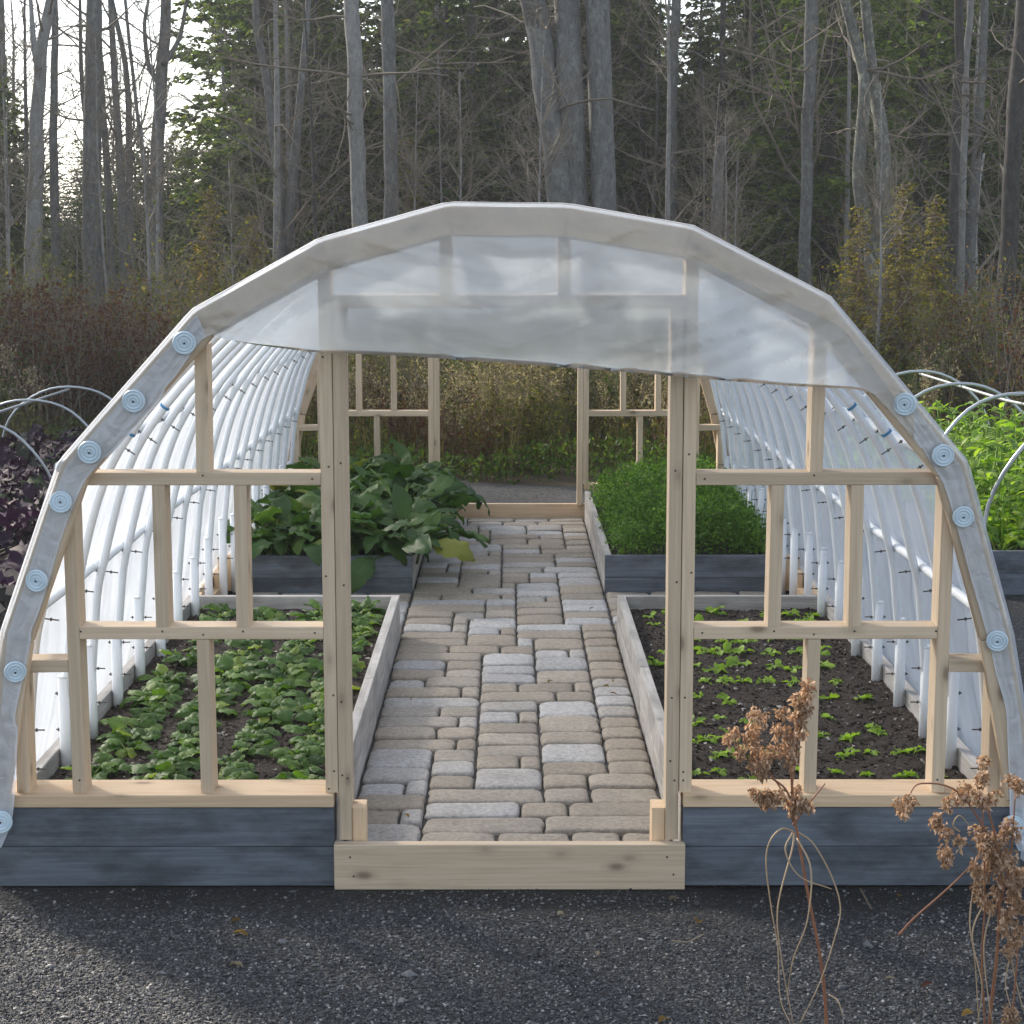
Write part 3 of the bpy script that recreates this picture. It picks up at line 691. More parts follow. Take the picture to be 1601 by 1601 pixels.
# ------------------------------------------------------------------ leafy crops
def leaf_grid(L, Wd, pitch, archa, cup, blis, seed, nu=4, nv=6, stem=.0, fr=0.0, tipw=.85):
    """leaf along +Y; returns MB with blade (and petiole)"""
    mb = MB(); y = z = 0.0; a = pitch; n = nv
    rw = []; ds = L / n; st = [(0, 0, 0)]
    if stem:
        for k in range(4):
            y += math.cos(a) * stem / 4; z += math.sin(a) * stem / 4; a -= archa * .08; st.append((0, y, z))
        tube(mb, st, np.linspace(.0035, .0022, 5) * (1 + L * 5), 5, False)
    for j in range(n + 1):
        t = j / n; w = Wd * max(.03, (math.sin(math.pi * min(1, t ** tipw * .96 + .04))) ** .75)
        nx_, nz_ = -math.sin(a), math.cos(a)
        for i in range(nu + 1):
            u = 2 * i / nu - 1; off = cup * abs(u) ** 1.6 * w + blis * noise.noise((u * 3 + seed, t * 5, seed * 1.7))
            wob = 1 + fr * noise.noise((t * 9, seed, u))
            if abs(u) > .9: off += fr * w * .9 * math.sin(t * 23 + seed)
            rw.append((u * w * .5 * wob, y + nx_ * off, z + nz_ * off))
        y += math.cos(a) * ds; z += math.sin(a) * ds; a -= archa / n
    idx = np.arange((n + 1) * (nu + 1)).reshape(n + 1, nu + 1)
    q = np.stack([idx[:-1, :-1].ravel(), idx[:-1, 1:].ravel(), idx[1:, 1:].ravel(), idx[1:, :-1].ravel()], 1)
    mb.add(rw, q); return mb
def rosette(n, L, Wd, stem, rsx, pitch=(.2, 1.1), arch=(.8, 1.6), cup=.18, blis=.006, fr=.05, spread=.01, nu=4, nv=6):
    P = MB()
    for k in range(n):
        f = k / n; yaw = k * 2.4 + rsx.uniform(-.4, .4); s = rsx.uniform(.75, 1.15) * (1 - .35 * f)
        lf = leaf_grid(L * s, Wd * s * rsx.uniform(.85, 1.1), pitch[0] + (pitch[1] - pitch[0]) * f + rsx.uniform(-.15, .15), rsx.uniform(*arch), cup, blis, rsx.uniform(0, 50), nu, nv, stem * s, fr)
        Mx = Matrix.Translation((rsx.normal(0, spread), rsx.normal(0, spread), 0)) @ rotm('Z', yaw) @ rotm('Y', rsx.normal(0, .25)); P.join(lf, Mx)
    return P
rk = np.random.RandomState(3)
sp_me = [rosette(12, .098, .074, .055, rk, (.55, 1.35), (.9, 2.0), -.16, .012, .05, .010, 6, 8).mesh('spinach_plant', MAT['spinach']) for _ in range(7)]
def fit_z(x, y, z): return z + .011 * (noise.noise((x * 4, y * 4, 1)))
k = 0
for xr in (-1.36, -1.13, -.91, -.70):
    y = .16 + rk.uniform(0, .06)
    while y < 3.26:
        x = xr + rk.normal(0, .014); sc = rk.choice((.7, .85, 1.0, 1.05, 1.15)) * rk.uniform(.9, 1.1) * (1.0 if xr > -1.2 else .92)
        if rk.uniform() > .05:
            tag(obj('spinach_plant', sp_me[k % 7], None, (x, y, fit_z(x, y, .183)), (rk.normal(0, .14), rk.normal(0, .14), rk.uniform(0, 6.28))), 'low spinach plant with blistered dark green leaves in the front left bed', 'spinach', 'spinach rows in the front left bed').scale = (sc, sc, sc); k += 1
        y += rk.uniform(.105, .16)
se_me = [rosette(n_, .038, .028, .012, rk, (.3, 1.1), (.6, 1.4), .2, .003, .12, .004).mesh('lettuce_seedling', MAT['seedling']) for n_ in (4, 5, 6, 7)]
ROWS = [.2, .33, .55, .78, 1.0, 1.22, 1.55, 1.82, 2.1, 2.36, 2.62, 2.9, 3.15]
for y in ROWS:
    x = .62 + rk.uniform(0, .08)
    while x < 1.44:
        if rk.uniform() > .18:
            sc = rk.uniform(.7, 1.4) * (1.4 if y > 2 else 1.05); yy = y + rk.normal(0, .035)
            tag(obj('lettuce_seedling', se_me[rk.randint(4)], None, (x, yy, fit_z(x, yy, .186)), (rk.normal(0, .2), rk.normal(0, .2), rk.uniform(0, 6.28))), 'tiny yellow green lettuce seedling in the dark soil of the right bed', 'seedling', 'lettuce seedlings in the front right bed').scale = (sc, sc, sc)
        x += rk.uniform(.06, .135)
# chard
ch_me = [rosette(22, .23, .135, .25, rk, (.75, 1.5), (.7, 2.1), -.06, .02, .09, .035, 6, 9).mesh('chard_plant', MAT['chard']) for _ in range(5)]
for i in range(5):
    for j in range(7):
        x = -1.34 + i * .18 + rk.normal(0, .03); y = 4.62 + j * .38 + rk.normal(0, .05); sc = rk.uniform(.85, 1.3) * (.85 if i == 0 else 1)
        front = i == 4
        tag(obj('chard_plant', ch_me[(i * 3 + j) % 5], None, (x, y, .195), (rk.normal(0, .1), (.35 if front else 0) + rk.normal(0, .08), rk.uniform(0, 6.28))),
            'tall dark chard plant drooping over the path edge of the back left bed' if front else 'tall chard plant with broad dark green leaves inside the back left bed', 'chard', 'chard spilling over the path' if front else 'chard filling the back left bed').scale = (sc,) * 3
# leaflet clouds
def leaf_quads(P, D, L, Wd, rsx, fold=.25):
    """n rhombic folded leaves at P along D"""
    n = len(P); D = D / (np.linalg.norm(D, axis=1)[:, None] + 1e-9)
    r = rsx.normal(0, 1, (n, 3)); s = np.cross(D, r); s /= np.linalg.norm(s, axis=1)[:, None] + 1e-9; nn = np.cross(s, D)
    L = np.broadcast_to(L, n)[:, None]; Wd = np.broadcast_to(Wd, n)[:, None]
    V = np.stack([P, P + D * L * .5 + s * Wd * .5 + nn * Wd * fold, P + D * L, P + D * L * .5 - s * Wd * .5 + nn * Wd * fold], 1).reshape(-1, 3)
    b = (np.arange(n) * 4)[:, None]
    return V, np.concatenate([b + [0, 1, 2], b + [0, 2, 3]])
mb = MB(); n = 26000
x = rs.uniform(.60, 1.47, n); y = rs.uniform(4.56, 7.05, n)
ht = np.array([.27 + .15 * noise.noise((a_ * 4.5, b_ * 4.5, 0)) + .10 * noise.noise((a_ * 11, b_ * 11, 5)) for a_, b_ in zip(x, y)])
ed = np.minimum(np.minimum(x - .56, 1.50 - x), np.minimum(y - 4.5, 7.1 - y)); ht *= np.clip(.3 + ed / .3, .3, 1)
z = .2 + ht * (1 - rs.uniform(0, 1, n) ** 2.2 * .9)
P = np.stack([x + rs.normal(0, .03, n), y + rs.normal(0, .02, n), z], 1); D = rs.normal(0, 1, (n, 3)); D[:, 2] = D[:, 2] * .5 + .35
v, t = leaf_quads(P, D, rs.uniform(.014, .036, n), rs.uniform(.008, .02, n), rs); mb.add(v, None, t)
for i in range(500):
    xx, yy = rs.uniform(.62, 1.45), rs.uniform(4.58, 7.0); tube(mb, [(xx, yy, .2), (xx + rs.normal(0, .03), yy + rs.normal(0, .03), .2 + rs.uniform(.12, .3))], .002, 3, False)
tag(mb.build('parsley', MAT['parsley'], smooth=False), 'bright green curly parsley filling the back right bed', 'parsley', kind='stuff')
# kale and mustard outside
ka_me = [rosette(24, .17, .10, .28, rk, (.5, 1.45), (.6, 1.9), .1, .012, .3, .05, 6, 9).mesh('kale_plant', MAT['kale']) for _ in range(3)]
for i in range(3):
    for j in range(14):
        x = -3.7 + i * .4 + rk.normal(0, .04); y = 2.75 + j * .45 + rk.normal(0, .05); sc = rk.uniform(1.1, 1.45)
        tag(obj('kale_plant', ka_me[(i + j) % 3], None, (x, y, .19), (0, 0, rk.uniform(0, 6.28))), 'dark purple leafy kale plant in the outdoor left bed', 'kale', 'purple kale in the outdoor left bed').scale = (sc,) * 3
mu_me = []
for _ in range(4):
    P_ = rosette(12, .13, .06, .12, rk, (.7, 1.4), (.6, 1.4), .1, .006, .2, .02, 4, 6)
    for q_ in range(3):
        P_.join(rosette(5, .09, .035, .05, rk, (.4, 1.2), (.5, 1.2), .1, .004, .2, .01, 2, 4), Matrix.Translation((rk.normal(0, .03), rk.normal(0, .03), .16 + .09 * q_)))
    tube(P_, [(0, 0, 0), (.01, 0, .36)], .005, 4); mu_me.append(P_.mesh('mustard_plant', MAT['mustard']))
for i in range(6):
    for j in range(18):
        x = 2.76 + i * .19 + rk.normal(0, .03); y = 4.75 + j * .24 + rk.normal(0, .04); sc = rk.uniform(1.05, 1.5)
        tag(obj('mustard_plant', mu_me[rk.randint(4)], None, (x, y, .19), (rk.normal(0, .1), rk.normal(0, .1), rk.uniform(0, 6.28))), 'tall yellow green mustard plant under the conduit hoops outside right', 'mustard', 'mustard greens in the outdoor right bed').scale = (sc,) * 3
def tunnel(label, cx, ys, rad, top, zb, mat, pr=.0125):
    t = thing('hoop_frame', label, 'hoop frame', (cx, ys[0], 0))
    for i, y in enumerate(ys):
        hb = MB(); h = top - zb - (i > 1) * .05
        pts = [(-rad * 1.0, y - ys[0], .05)] + [(-rad * math.cos(math.pi * k / 22), y - ys[0] + .02 * math.sin(k), zb + h * math.sin(math.pi * k / 22) ** .9 if 0 < k < 22 else zb) for k in range(23)] + [(rad, y - ys[0], .05)]
        tube(hb, pts, pr, 8); hb.build('hoop', mat, t)
    rb = MB(); tube(rb, [(0.0, k * (ys[-1] - ys[0]) / 12, top - .022 - (.05 if k > 4 else .01 * k)) for k in range(13)], .010, 8); rb.build('ridge_pipe', mat, t)
    return t
tunnel('low row of grey conduit hoops over the yellow green mustard bed', 3.27, [4.7, 6.2, 7.7, 9.0], .60, 1.0, .25, MAT['emt'])
tunnel('low row of slim pale hoops over the dark purple kale bed', -3.42, [3.3, 4.5, 6.0, 7.5, 8.7], .56, .90, .25, MAT['emt'], .0095)

# ------------------------------------------------------------------ dried weeds in the foreground
def curve_pts(P, n=8): return [tuple(p) for p in catmull(P, n)]
def seed_cluster(mb, c, sx, sz, n, rsx):
    c = np.array(c); u = rsx.normal(0, 1, (n, 3)); u /= np.linalg.norm(u, axis=1)[:, None]; r_ = rsx.uniform(.2, 1, (n, 1)) ** .5
    P = c + u * r_ * np.array([sx, sx, sz]); D = rsx.normal(0, .6, (n, 3)); D[:, 2] -= .8
    v, t = leaf_quads(P, D, rsx.uniform(.008, .017, n), rsx.uniform(.005, .009, n), rsx, .5); mb.add(v, None, t)
def dried_weed(label, Y, stems, heads, loops, seed):
    rsx = np.random.RandomState(seed); b = at(*stems[0][0], Y); base = Vector((b.x, Y, 0))
    t = thing('dried_weed', label, 'dead weed', base)
    loc = lambda px, py, dy=0: tuple(at(px, py, Y + dy) - base)
    for i, st in enumerate(stems):
        mb = MB(); pts = [loc(*p) for p in st]
        if st[0][1] > 1595: pts = [(pts[0][0] + .01, 0, -.01)] + pts
        pts = curve_pts(pts, 6)
        tube(mb, pts, np.linspace(.0044, .0022, len(pts)) * (1 if i == 0 else .6), 6); mb.build('stem', MAT['redstem'], t)
    for path_ in loops:
        mb = MB(); dy = rsx.uniform(-.05, .05); pts = curve_pts([loc(p[0], p[1], dy * math.sin(k * .9)) for k, p in enumerate(path_)], 7)
        tube(mb, pts, np.linspace(.0021, .0011, len(pts)), 5); mb.build('dry_leaf', MAT['drystem'], t)
    for hx, hy, sx, sy, n in heads:
        mb = MB(); c = loc(hx, hy); m_ = sx / 740; mz = sy / 740
        for k in range(max(3, n // 45)):
            q_ = np.array(c) + rsx.normal(0, .45, 3) * (m_, m_ * .8, mz); seed_cluster(mb, q_, .014, .018, 45, rsx)
            a = np.array(c) + (0, 0, -mz * .6); tube(mb, [tuple(a + rsx.normal(0, .004, 3)), tuple((a + q_) / 2 + (0, 0, .012)), tuple(q_)], .0012, 4)
        mb.build('seed_sprays', MAT['seedhead'], t, smooth=False)
dried_weed('tall dead weed with a red brown stem, standing alone before the right board', -1.6,
    [[(1292, 1601), (1283, 1500), (1262, 1390), (1246, 1300), (1232, 1240), (1205, 1215)], [(1246, 1300), (1238, 1240), (1236, 1150)], [(1240, 1285), (1222, 1235), (1180, 1180)], [(1238, 1270), (1240, 1215), (1255, 1110)], [(1240, 1290), (1262, 1260), (1290, 1225)]],
    [(1155, 1155, 40, 45, 380), (1190, 1175, 45, 40, 400), (1235, 1140, 26, 70, 420), (1252, 1110, 20, 45, 220), (1262, 1085, 10, 25, 80), (1185, 1190, 40, 20, 160), (1190, 1250, 12, 22, 90), (1208, 1235, 20, 22, 120), (1255, 1250, 12, 22, 110), (1240, 1262, 14, 16, 60)],
    [[(1240, 1300), (1222, 1296), (1204, 1315), (1198, 1350), (1206, 1420), (1216, 1480), (1220, 1560), (1236, 1601)], [(1242, 1302), (1238, 1330), (1216, 1420), (1222, 1500), (1240, 1601)], [(1246, 1300), (1272, 1320), (1300, 1370), (1314, 1420), (1304, 1470), (1280, 1540), (1250, 1601)], [(1246, 1310), (1268, 1360), (1262, 1440), (1240, 1500), (1230, 1560)], [(1240, 1300), (1228, 1330), (1250, 1370), (1300, 1390)], [(1296, 1555), (1310, 1565), (1318, 1590)]], 21)
dried_weed('bushy dead weed clump with many brown seed heads at the right corner', -1.62,
    [[(1545, 1630), (1558, 1500), (1562, 1420), (1560, 1330), (1545, 1265)], [(1562, 1420), (1580, 1340), (1588, 1230)], [(1540, 1620), (1535, 1500), (1540, 1400), (1535, 1240)], [(1580, 1640), (1590, 1500), (1590, 1430)], [(1405, 1462), (1430, 1435), (1470, 1400), (1500, 1372), (1530, 1340)], [(1560, 1330), (1500, 1240), (1440, 1225), (1420, 1245)]],
    [(1415, 1255, 16, 26, 130), (1468, 1275, 18, 38, 220), (1510, 1240, 14, 30, 120), (1535, 1215, 10, 30, 90), (1585, 1225, 14, 40, 150), (1530, 1320, 45, 40, 420), (1545, 1350, 45, 50, 480), (1480, 1340, 20, 20, 110), (1580, 1290, 22, 28, 150), (1590, 1380, 30, 60, 420), (1560, 1400, 30, 30, 200), (1590, 1450, 26, 60, 300), (1540, 1255, 22, 20, 120), (1575, 1590, 26, 12, 130)],
    [[(1525, 1370), (1516, 1440), (1524, 1500), (1530, 1600)], [(1560, 1430), (1580, 1480), (1572, 1540), (1590, 1601)], [(1550, 1420), (1538, 1480), (1545, 1560), (1552, 1601)], [(1570, 1440), (1585, 1520), (1600, 1580)], [(1545, 1400), (1520, 1460), (1535, 1540), (1528, 1601)], [(1500, 1300), (1490, 1290), (1500, 1275), (1515, 1290)]], 22)

# small litter on the gravel
def fallen(label, px, py, L, seed, mat, cat='leaf', nm='fallen_leaf'):
    p = at(px, py, 0); d = Vector((0, -CAM_D, CAM_H)); r = p - d; t = -d.z / r.z; q_ = d + r * t
    o = leaf_grid(L, L * .42, .25, .7, .25, .004, seed, 4, 6).build(nm, mat); o.location = (q_.x, q_.y, .012); o.rotation_euler = (0, 0, seed); tag(o, label, cat)
fallen('small curled orange brown leaf lying on the gravel', 365, 1464, .05, 4.3, MAT['amber'])
fallen('brown leaf flat on the gravel near the bottom right', 1460, 1545, .045, 2.0, MAT['rust'])
fallen('pale dry leaf on the gravel before the right blue board', 1400, 1538, .03, 1.2, MAT['tan'])
fallen('brown leaf lying in the shade against the left blue board', 430, 1382, .08, 1.4, MAT['amber'])
LF = [leaf_grid(.045, .024, .2, .9, .3, .004, 3 + i * 2.2, 4, 6).mesh('fallen_leaf', MAT[('amber', 'amber', 'tan')[i]]) for i in range(3)]
for k in range(22):
    inside = k % 3 == 0; x, y, z = (rnd.uniform(-.48, .48), rnd.uniform(.3, 4.2), PZ + .02) if inside else (rnd.uniform(-1.9, 1.9), rnd.uniform(-1.0, -.06), .012)
    o = obj('fallen_leaf', LF[k % 3], None, (x, y, z), (rnd.uniform(-.3, .3), rnd.uniform(-.3, .3), rnd.uniform(0, 6))); sc_ = rnd.uniform(.4, .75 if inside else 1.0); o.scale = (sc_,) * 3
    tag(o, 'tiny dry leaf blown onto the stone paving' if inside else 'tiny dry leaf lying on the dark gravel', 'leaf', 'dry leaves on the paving' if inside else 'dry leaves on the gravel')
def twig(label, pts, r, mat):
    d = Vector((0, -CAM_D, CAM_H)); P = []
    for px, py in pts:
        rr = at(px, py, 0) - d; t = -d.z / rr.z; q_ = d + rr * t; P.append((q_.x, q_.y, .012 + .004 * math.sin(px)))
    tag(tube(MB(), curve_pts(P, 5), r, 5).build('twig', mat), label, 'twig')
twig('pale bent straw lying on the gravel beside the dead weed', [(1052, 1478), (1075, 1480), (1100, 1468)], .0025, MAT['tan'])
twig('thin white stalk on the gravel under the right board', [(1345, 1396), (1352, 1410), (1362, 1425)], .003, MAT['tan'])
twig('thin straw on the gravel at the far left', [(108, 1500), (125, 1496), (137, 1491)], .002, MAT['tan'])

# ------------------------------------------------------------------ forest
def bare_tree(seed, h, r, nb=16, sub=7, first=.3, up=.55):
    """trunk MB and branch MB of a leafless tree, base at the origin"""
    rsx = np.random.RandomState(seed); T = MB(); B = MB()
    n = 12; pts = np.zeros((n, 3)); d = rsx.normal(0, .035, 2)
    for i in range(1, n):
        d = d * .8 + rsx.normal(0, .022, 2); pts[i] = pts[i - 1] + np.array([d[0], d[1], 1]) * h / (n - 1)
    rad = r * (1 - np.linspace(0, 1, n) ** .9 * .82); rad[0] *= 1.35; tube(T, pts, rad, 9)
    def branch(p, dr, L, rr, lev):
        m = 6; P = [np.array(p)]; d_ = np.array(dr, float)
        for i in range(m):
            d_ = d_ + rsx.normal(0, .16, 3) + (0, 0, .04); d_ /= np.linalg.norm(d_); P.append(P[-1] + d_ * L / m)
        tube(B, P, np.linspace(rr, rr * .25, m + 1), 5 if lev == 0 else 3, False)
        if lev < 2:
            for k in range(sub if lev == 0 else 3):
                i = rsx.randint(1, m); nd = d_ * .7 + rsx.normal(0, .6, 3); nd[2] += .1; branch(P[i], nd / np.linalg.norm(nd), L * rsx.uniform(.3, .6), rr * .45, lev + 1)
    for k in range(nb):
        f = first + (1 - first) * rsx.uniform(0, 1) * .95; x = f * (n - 1); i = int(x); p = pts[i] + (pts[min(n - 1, i + 1)] - pts[i]) * (x - i)
        a = rsx.uniform(0, 6.28); dr = np.array([math.cos(a), math.sin(a), rsx.uniform(up - .4, up + .5)]); dr /= np.linalg.norm(dr)
        branch(p, dr, h * .3 * (1.1 - f * .6) * rsx.uniform(.6, 1.2), max(.008, r * .32 * (1 - .7 * f)), 0)
    return T, B
def conifer(seed, h, r, dens=1.0, low=.12, lsz=.8):
    rsx = np.random.RandomState(seed); T = MB(); C = MB(); tube(T, [(0, 0, 0), (rsx.normal(0, .05), 0, h * .5), (0, 0, h)], [h * .016, h * .011, .01], 7)
    z = h * low
    while z < h * .99:
        f = (z / h - low) / (1 - low); rr = r * (1 - f) ** .8 * (.45 + .55 * min(1, f * 5 + .35)); nb = int(5 + 3 * (1 - f))
        for k in range(nb):
            a = rsx.uniform(0, 6.28); L = rr * rsx.uniform(.5, 1.15) + .12; dz = rsx.uniform(-.3, .1) + .35 * f
            ns_ = max(3, int(L * 13 * dens)); t = np.sort(rsx.uniform(.12, 1, ns_)); ca, sa = math.cos(a), math.sin(a)
            base = np.stack([ca * L * t, sa * L * t, z + dz * L * t - .12 * L * t * t], 1) + rsx.normal(0, .03, (ns_, 3))
            tube(T, [(0, 0, z), (ca * L * .8, sa * L * .8, z + dz * L * .8 - .08 * L)], [.014, .005], 3, False)
            for m in range(3):
                D = np.stack([ca + rsx.normal(0, .75, ns_) - sa * (m - 1) * .9, sa + rsx.normal(0, .75, ns_) + ca * (m - 1) * .9, rsx.normal(-.25, .3, ns_)], 1)
                v, tr = leaf_quads(base, D, lsz * rsx.uniform(.12, .32, ns_) * (.6 + .4 * rr / r), lsz * rsx.uniform(.05, .12, ns_), rsx, .2); C.add(v, None, tr)
        z += rsx.uniform(.14, .24) * h / 9
    return T, C
def shrub(seed, h, w, n, stems, lsize=(.03, .08), shape='dome'):
    rsx = np.random.RandomState(seed); T = MB(); C = MB(); tips = []
    for k in range(stems):
        a = rsx.uniform(0, 6.28); rr = w * rsx.uniform(.05, .5); hh = h * rsx.uniform(.55, 1.05); b = rsx.normal(0, w * .12, 2)
        P = np.array([(b[0], b[1], 0), (b[0] + rr * .3 * math.cos(a), b[1] + rr * .3 * math.sin(a), hh * .5), (b[0] + rr * math.cos(a), b[1] + rr * math.sin(a), hh)]); P[1:] += rsx.normal(0, .05, (2, 3))
        tube(T, P, [.011, .007, .003], 4, False); tips.append(P)
        for m in range(4):
            f = rsx.uniform(.3, .95); i = int(f * 2); q_ = P[i] + (P[i + 1] - P[i]) * (f * 2 - i); e = q_ + rsx.normal(0, .16, 3) * (w, w, h * .6) + (0, 0, .12 * h)
            tube(T, [q_, (q_ + e) / 2 + rsx.normal(0, .03, 3), e], [.005, .003, .002], 3, False); tips.append(np.array([q_, (q_ + e) / 2, e]))
    ti = rsx.randint(0, len(tips), n); f = rsx.uniform(.15, 1, n) ** .6 * 2; Pn = np.zeros((n, 3))
    for j in range(n):
        P = tips[ti[j]]; i = min(1, int(f[j])); Pn[j] = P[i] + (P[i + 1] - P[i]) * (f[j] - i)
    Pn += rsx.normal(0, .05, (n, 3)) * (w, w, h * .7); D = rsx.normal(0, 1, (n, 3)); D[:, 2] += .15
    v, t = leaf_quads(Pn, D, rsx.uniform(*lsize, n), rsx.uniform(lsize[0] * .5, lsize[1] * .6, n), rsx); C.add(v, None, t)
    return T, C
def plant_thing(name, T, C, tmat, cmat, label, cat, loc, rz=0, sc=1.0, group=None, tn='trunk', cn='crown'):
    t = thing(name, label, cat, loc, rz, group); t.scale = (sc,) * 3 if not hasattr(sc, '__len__') else sc
    obj(tn, T.mesh(tn, tmat), t)
    if C is not None and C.n: obj(cn, C.mesh(cn, cmat, tmat_smooth(cn)), t)
    return t
def tmat_smooth(cn): return False
def gloc(px, Y):
    p = at(px, 500, Y); return Vector((p.x, Y, ground_z(p.x, Y) - .05))

# --- trunks one can tell apart: pixel track of each trunk, its width and its distance
def trunk_tree(label, Y, track, w0, w1, mat, seed, limbs=(), nb=9, hfull=11, cat='tree', stub=False, name='bare_tree'):
    sc_ = FPX / (Y + CAM_D); b = gloc(track[0][0], Y); t = thing(name, label, cat, b); rsx = np.random.RandomState(seed)
    pts = [Vector((0, 0, -.1))] + [at(px, py, Y + rsx.uniform(-.1, .1)) - b for px, py in track[1:]]
    pts = [p for i, p in enumerate(pts) if i == 0 or p.z > .2]
    if not stub:
        top = pts[-1]; d = (pts[-1] - pts[-2]).normalized(); d.z = max(d.z, .9); pts += [top + d * (hfull - top.z) * .5, top + d * (hfull - top.z)]
    P = np.array([tuple(p) for p in catmull([tuple(p) for p in pts], 7)])
    P[1:, 0] += np.array([.04 * noise.noise((p[2] * 1.3, seed, 0)) for p in P[1:]])
    zt = at(0, 0, Y).z - b.z; r0, r1 = w0 / sc_ / 2, w1 / sc_ / 2
    f = np.clip(P[:, 2] / (pts[-1].z if stub else zt), 0, None); rad = np.where(f < 1, r0 + (r1 - r0) * f, r1 * np.clip(1 - (f - 1) * .75, .12, 1)); rad[0] *= 1.3
    rad *= 1 + np.array([.07 * noise.noise((p[2] * 2.1, seed + 5, 1)) for p in P])
    mb = MB(); tube(mb, P, rad, 12); obj('trunk', mb.mesh('trunk', mat), t)
    for lm in limbs:
        q_ = [at(px, py, Y + rsx.uniform(-.2, .2)) - b for px, py in lm[0]]; q_ = np.array([tuple(p) for p in catmull([tuple(p) for p in q_], 5)])
        if lm[0][-1][1] < 5 or lm[1] * .6 / sc_ > .05:
            e = q_[-1]; dd = q_[-1] - q_[-4]; dd /= np.linalg.norm(dd); q_ = np.concatenate([q_, [e + dd * 1.0 + (0, 0, .3), e + dd * 2.0 + (0, 0, .9)]])
        lb = MB(); tube(lb, q_, np.linspace(lm[1] / sc_ / 2, max(.006, lm[1] * (.9 if lm[1] > 30 else .45) / sc_ / 2), len(q_)), 8); obj('limb', lb.mesh('limb', mat), t)
    if nb:
        B = MB()
        def br(p, d_, L, rr, lev):
            q_ = [np.array(p)]
            for i in range(5): d_ = d_ + rsx.normal(0, .17, 3); d_ /= np.linalg.norm(d_); q_.append(q_[-1] + d_ * L / 5)
            tube(B, q_, np.linspace(rr, rr * .3, 6), 4 if lev == 0 else 3, False)
            if lev < 2:
                for k in range(4 if lev == 0 else 2):
                    nd = d_ + rsx.normal(0, .6, 3); br(q_[rsx.randint(1, 5)], nd / np.linalg.norm(nd), L * rsx.uniform(.3, .6), rr * .5, lev + 1)
        for k in range(nb):
            i = rsx.randint(int(len(P) * .25), len(P)); a = rsx.uniform(0, 6.28); d_ = np.array([math.cos(a), math.sin(a), rsx.uniform(-.1, .7)])
            br(P[i], d_ / np.linalg.norm(d_), rsx.uniform(.5, 1.9), min(.02, rad[i] * .35), 0)
        obj('crown', B.mesh('crown', MAT['twig']), t)
    return t
BG, BP, BD, BL, BI = MAT['bark_grey'], MAT['bark_pale'], MAT['bark_dark'], MAT['bark_lichen'], MAT['birch']
trunk_tree('pale grey tree curving at the far left edge, forked high up', 21, [(45, 530), (52, 380), (58, 250), (62, 100), (80, 0)], 34, 16, BP, 31, [([(60, 110), (52, 60), (48, 0)], 12), ([(20, 350), (10, 330), (-10, 310)], 9)])
trunk_tree('slim grey tree just right of the curved pale tree', 24, [(88, 470), (86, 330), (84, 200), (86, 0)], 18, 10, BG, 32)
trunk_tree('thick straight grey tree left of the bright sky gap', 22, [(145, 460), (144, 300), (145, 150), (147, 0)], 36, 24, BG, 33, [([(140, 230), (128, 130), (125, 0)], 9)])
trunk_tree('dark thin snag among the twigs under the sky gap', 27, [(205, 430), (203, 300), (198, 120), (175, 0)], 16, 7, BG, 34)
trunk_tree('forked grey tree with crooked limbs beside the sky gap', 23, [(245, 470), (243, 330), (250, 180), (256, 60), (260, 0)], 28, 16, BG, 35, [([(238, 330), (225, 250), (215, 180)], 11), ([(248, 130), (232, 100), (226, 40), (232, 0)], 9), ([(256, 100), (280, 60), (292, 0)], 9)])
trunk_tree('pale thin tree with two stems spreading from its foot', 22, [(440, 400), (436, 300), (425, 190), (410, 90), (400, 0)], 22, 10, BG, 36, [([(447, 395), (455, 310), (465, 200), (478, 60), (482, 0)], 17), ([(432, 265), (390, 230), (345, 205)], 6)])
trunk_tree('weathered tree with split peeling bark, left of the arch top', 18, [(566, 400), (561, 300), (557, 180), (553, 80), (548, 0)], 27, 23, BP, 37, nb=8)
trunk_tree('straight smooth grey tree right of the peeling tree', 19, [(612, 400), (611, 250), (609, 120), (606, 0)], 25, 20, BG, 38, nb=8)
trunk_tree('slender dark tree midway between smooth tree and triple trunk', 25, [(737, 390), (736, 250), (737, 120), (738, 0)], 15, 13, BD, 39, nb=10)
trunk_tree('narrow pale birch standing in front of dark conifers', 27, [(695, 400), (692, 250), (686, 120), (682, 0)], 11, 7, BP, 40)
tri = trunk_tree('massive three stemmed grey tree rising behind the arch top', 17, [(886, 400), (876, 300), (856, 160), (840, 40), (834, 0)], 42, 38, BG, 41, [([(902, 420), (898, 300), (892, 150), (886, 0), (884, -60)], 42), ([(947, 420), (944, 300), (939, 160), (934, 0), (932, -60)], 39)], nb=10)
trunk_tree('straight grey tree left of the broken stub', 24, [(1050, 400), (1050, 250), (1053, 100), (1058, 0)], 20, 14, BG, 42)
trunk_tree('broken grey tree stub with a splintered top', 20, [(1121, 400), (1122, 330), (1124, 270), (1128, 214)], 23, 15, BG, 43, nb=0, stub=True, name='tree_stub')
trunk_tree('thin dark tree rising beside the broken stub', 24, [(1128, 390), (1129, 200), (1131, 0)], 11, 9, BD, 44)
trunk_tree('tall slim bluish grey tree behind the right roof slope', 20, [(1258, 450), (1261, 300), (1264, 150), (1267, 0)], 20, 17, BG, 45, nb=10)
trunk_tree('lichen spotted twin tree forking above the right roof', 18, [(1376, 520), (1362, 400), (1343, 280), (1352, 160), (1345, 90), (1320, 0)], 27, 16, BL, 46, [([(1368, 430), (1382, 320), (1378, 210), (1366, 130), (1352, 0)], 30)])
trunk_tree('dark straight tree with a pale split beside it', 19, [(1487, 520), (1490, 350), (1496, 170), (1500, 0)], 17, 14, BD, 47)
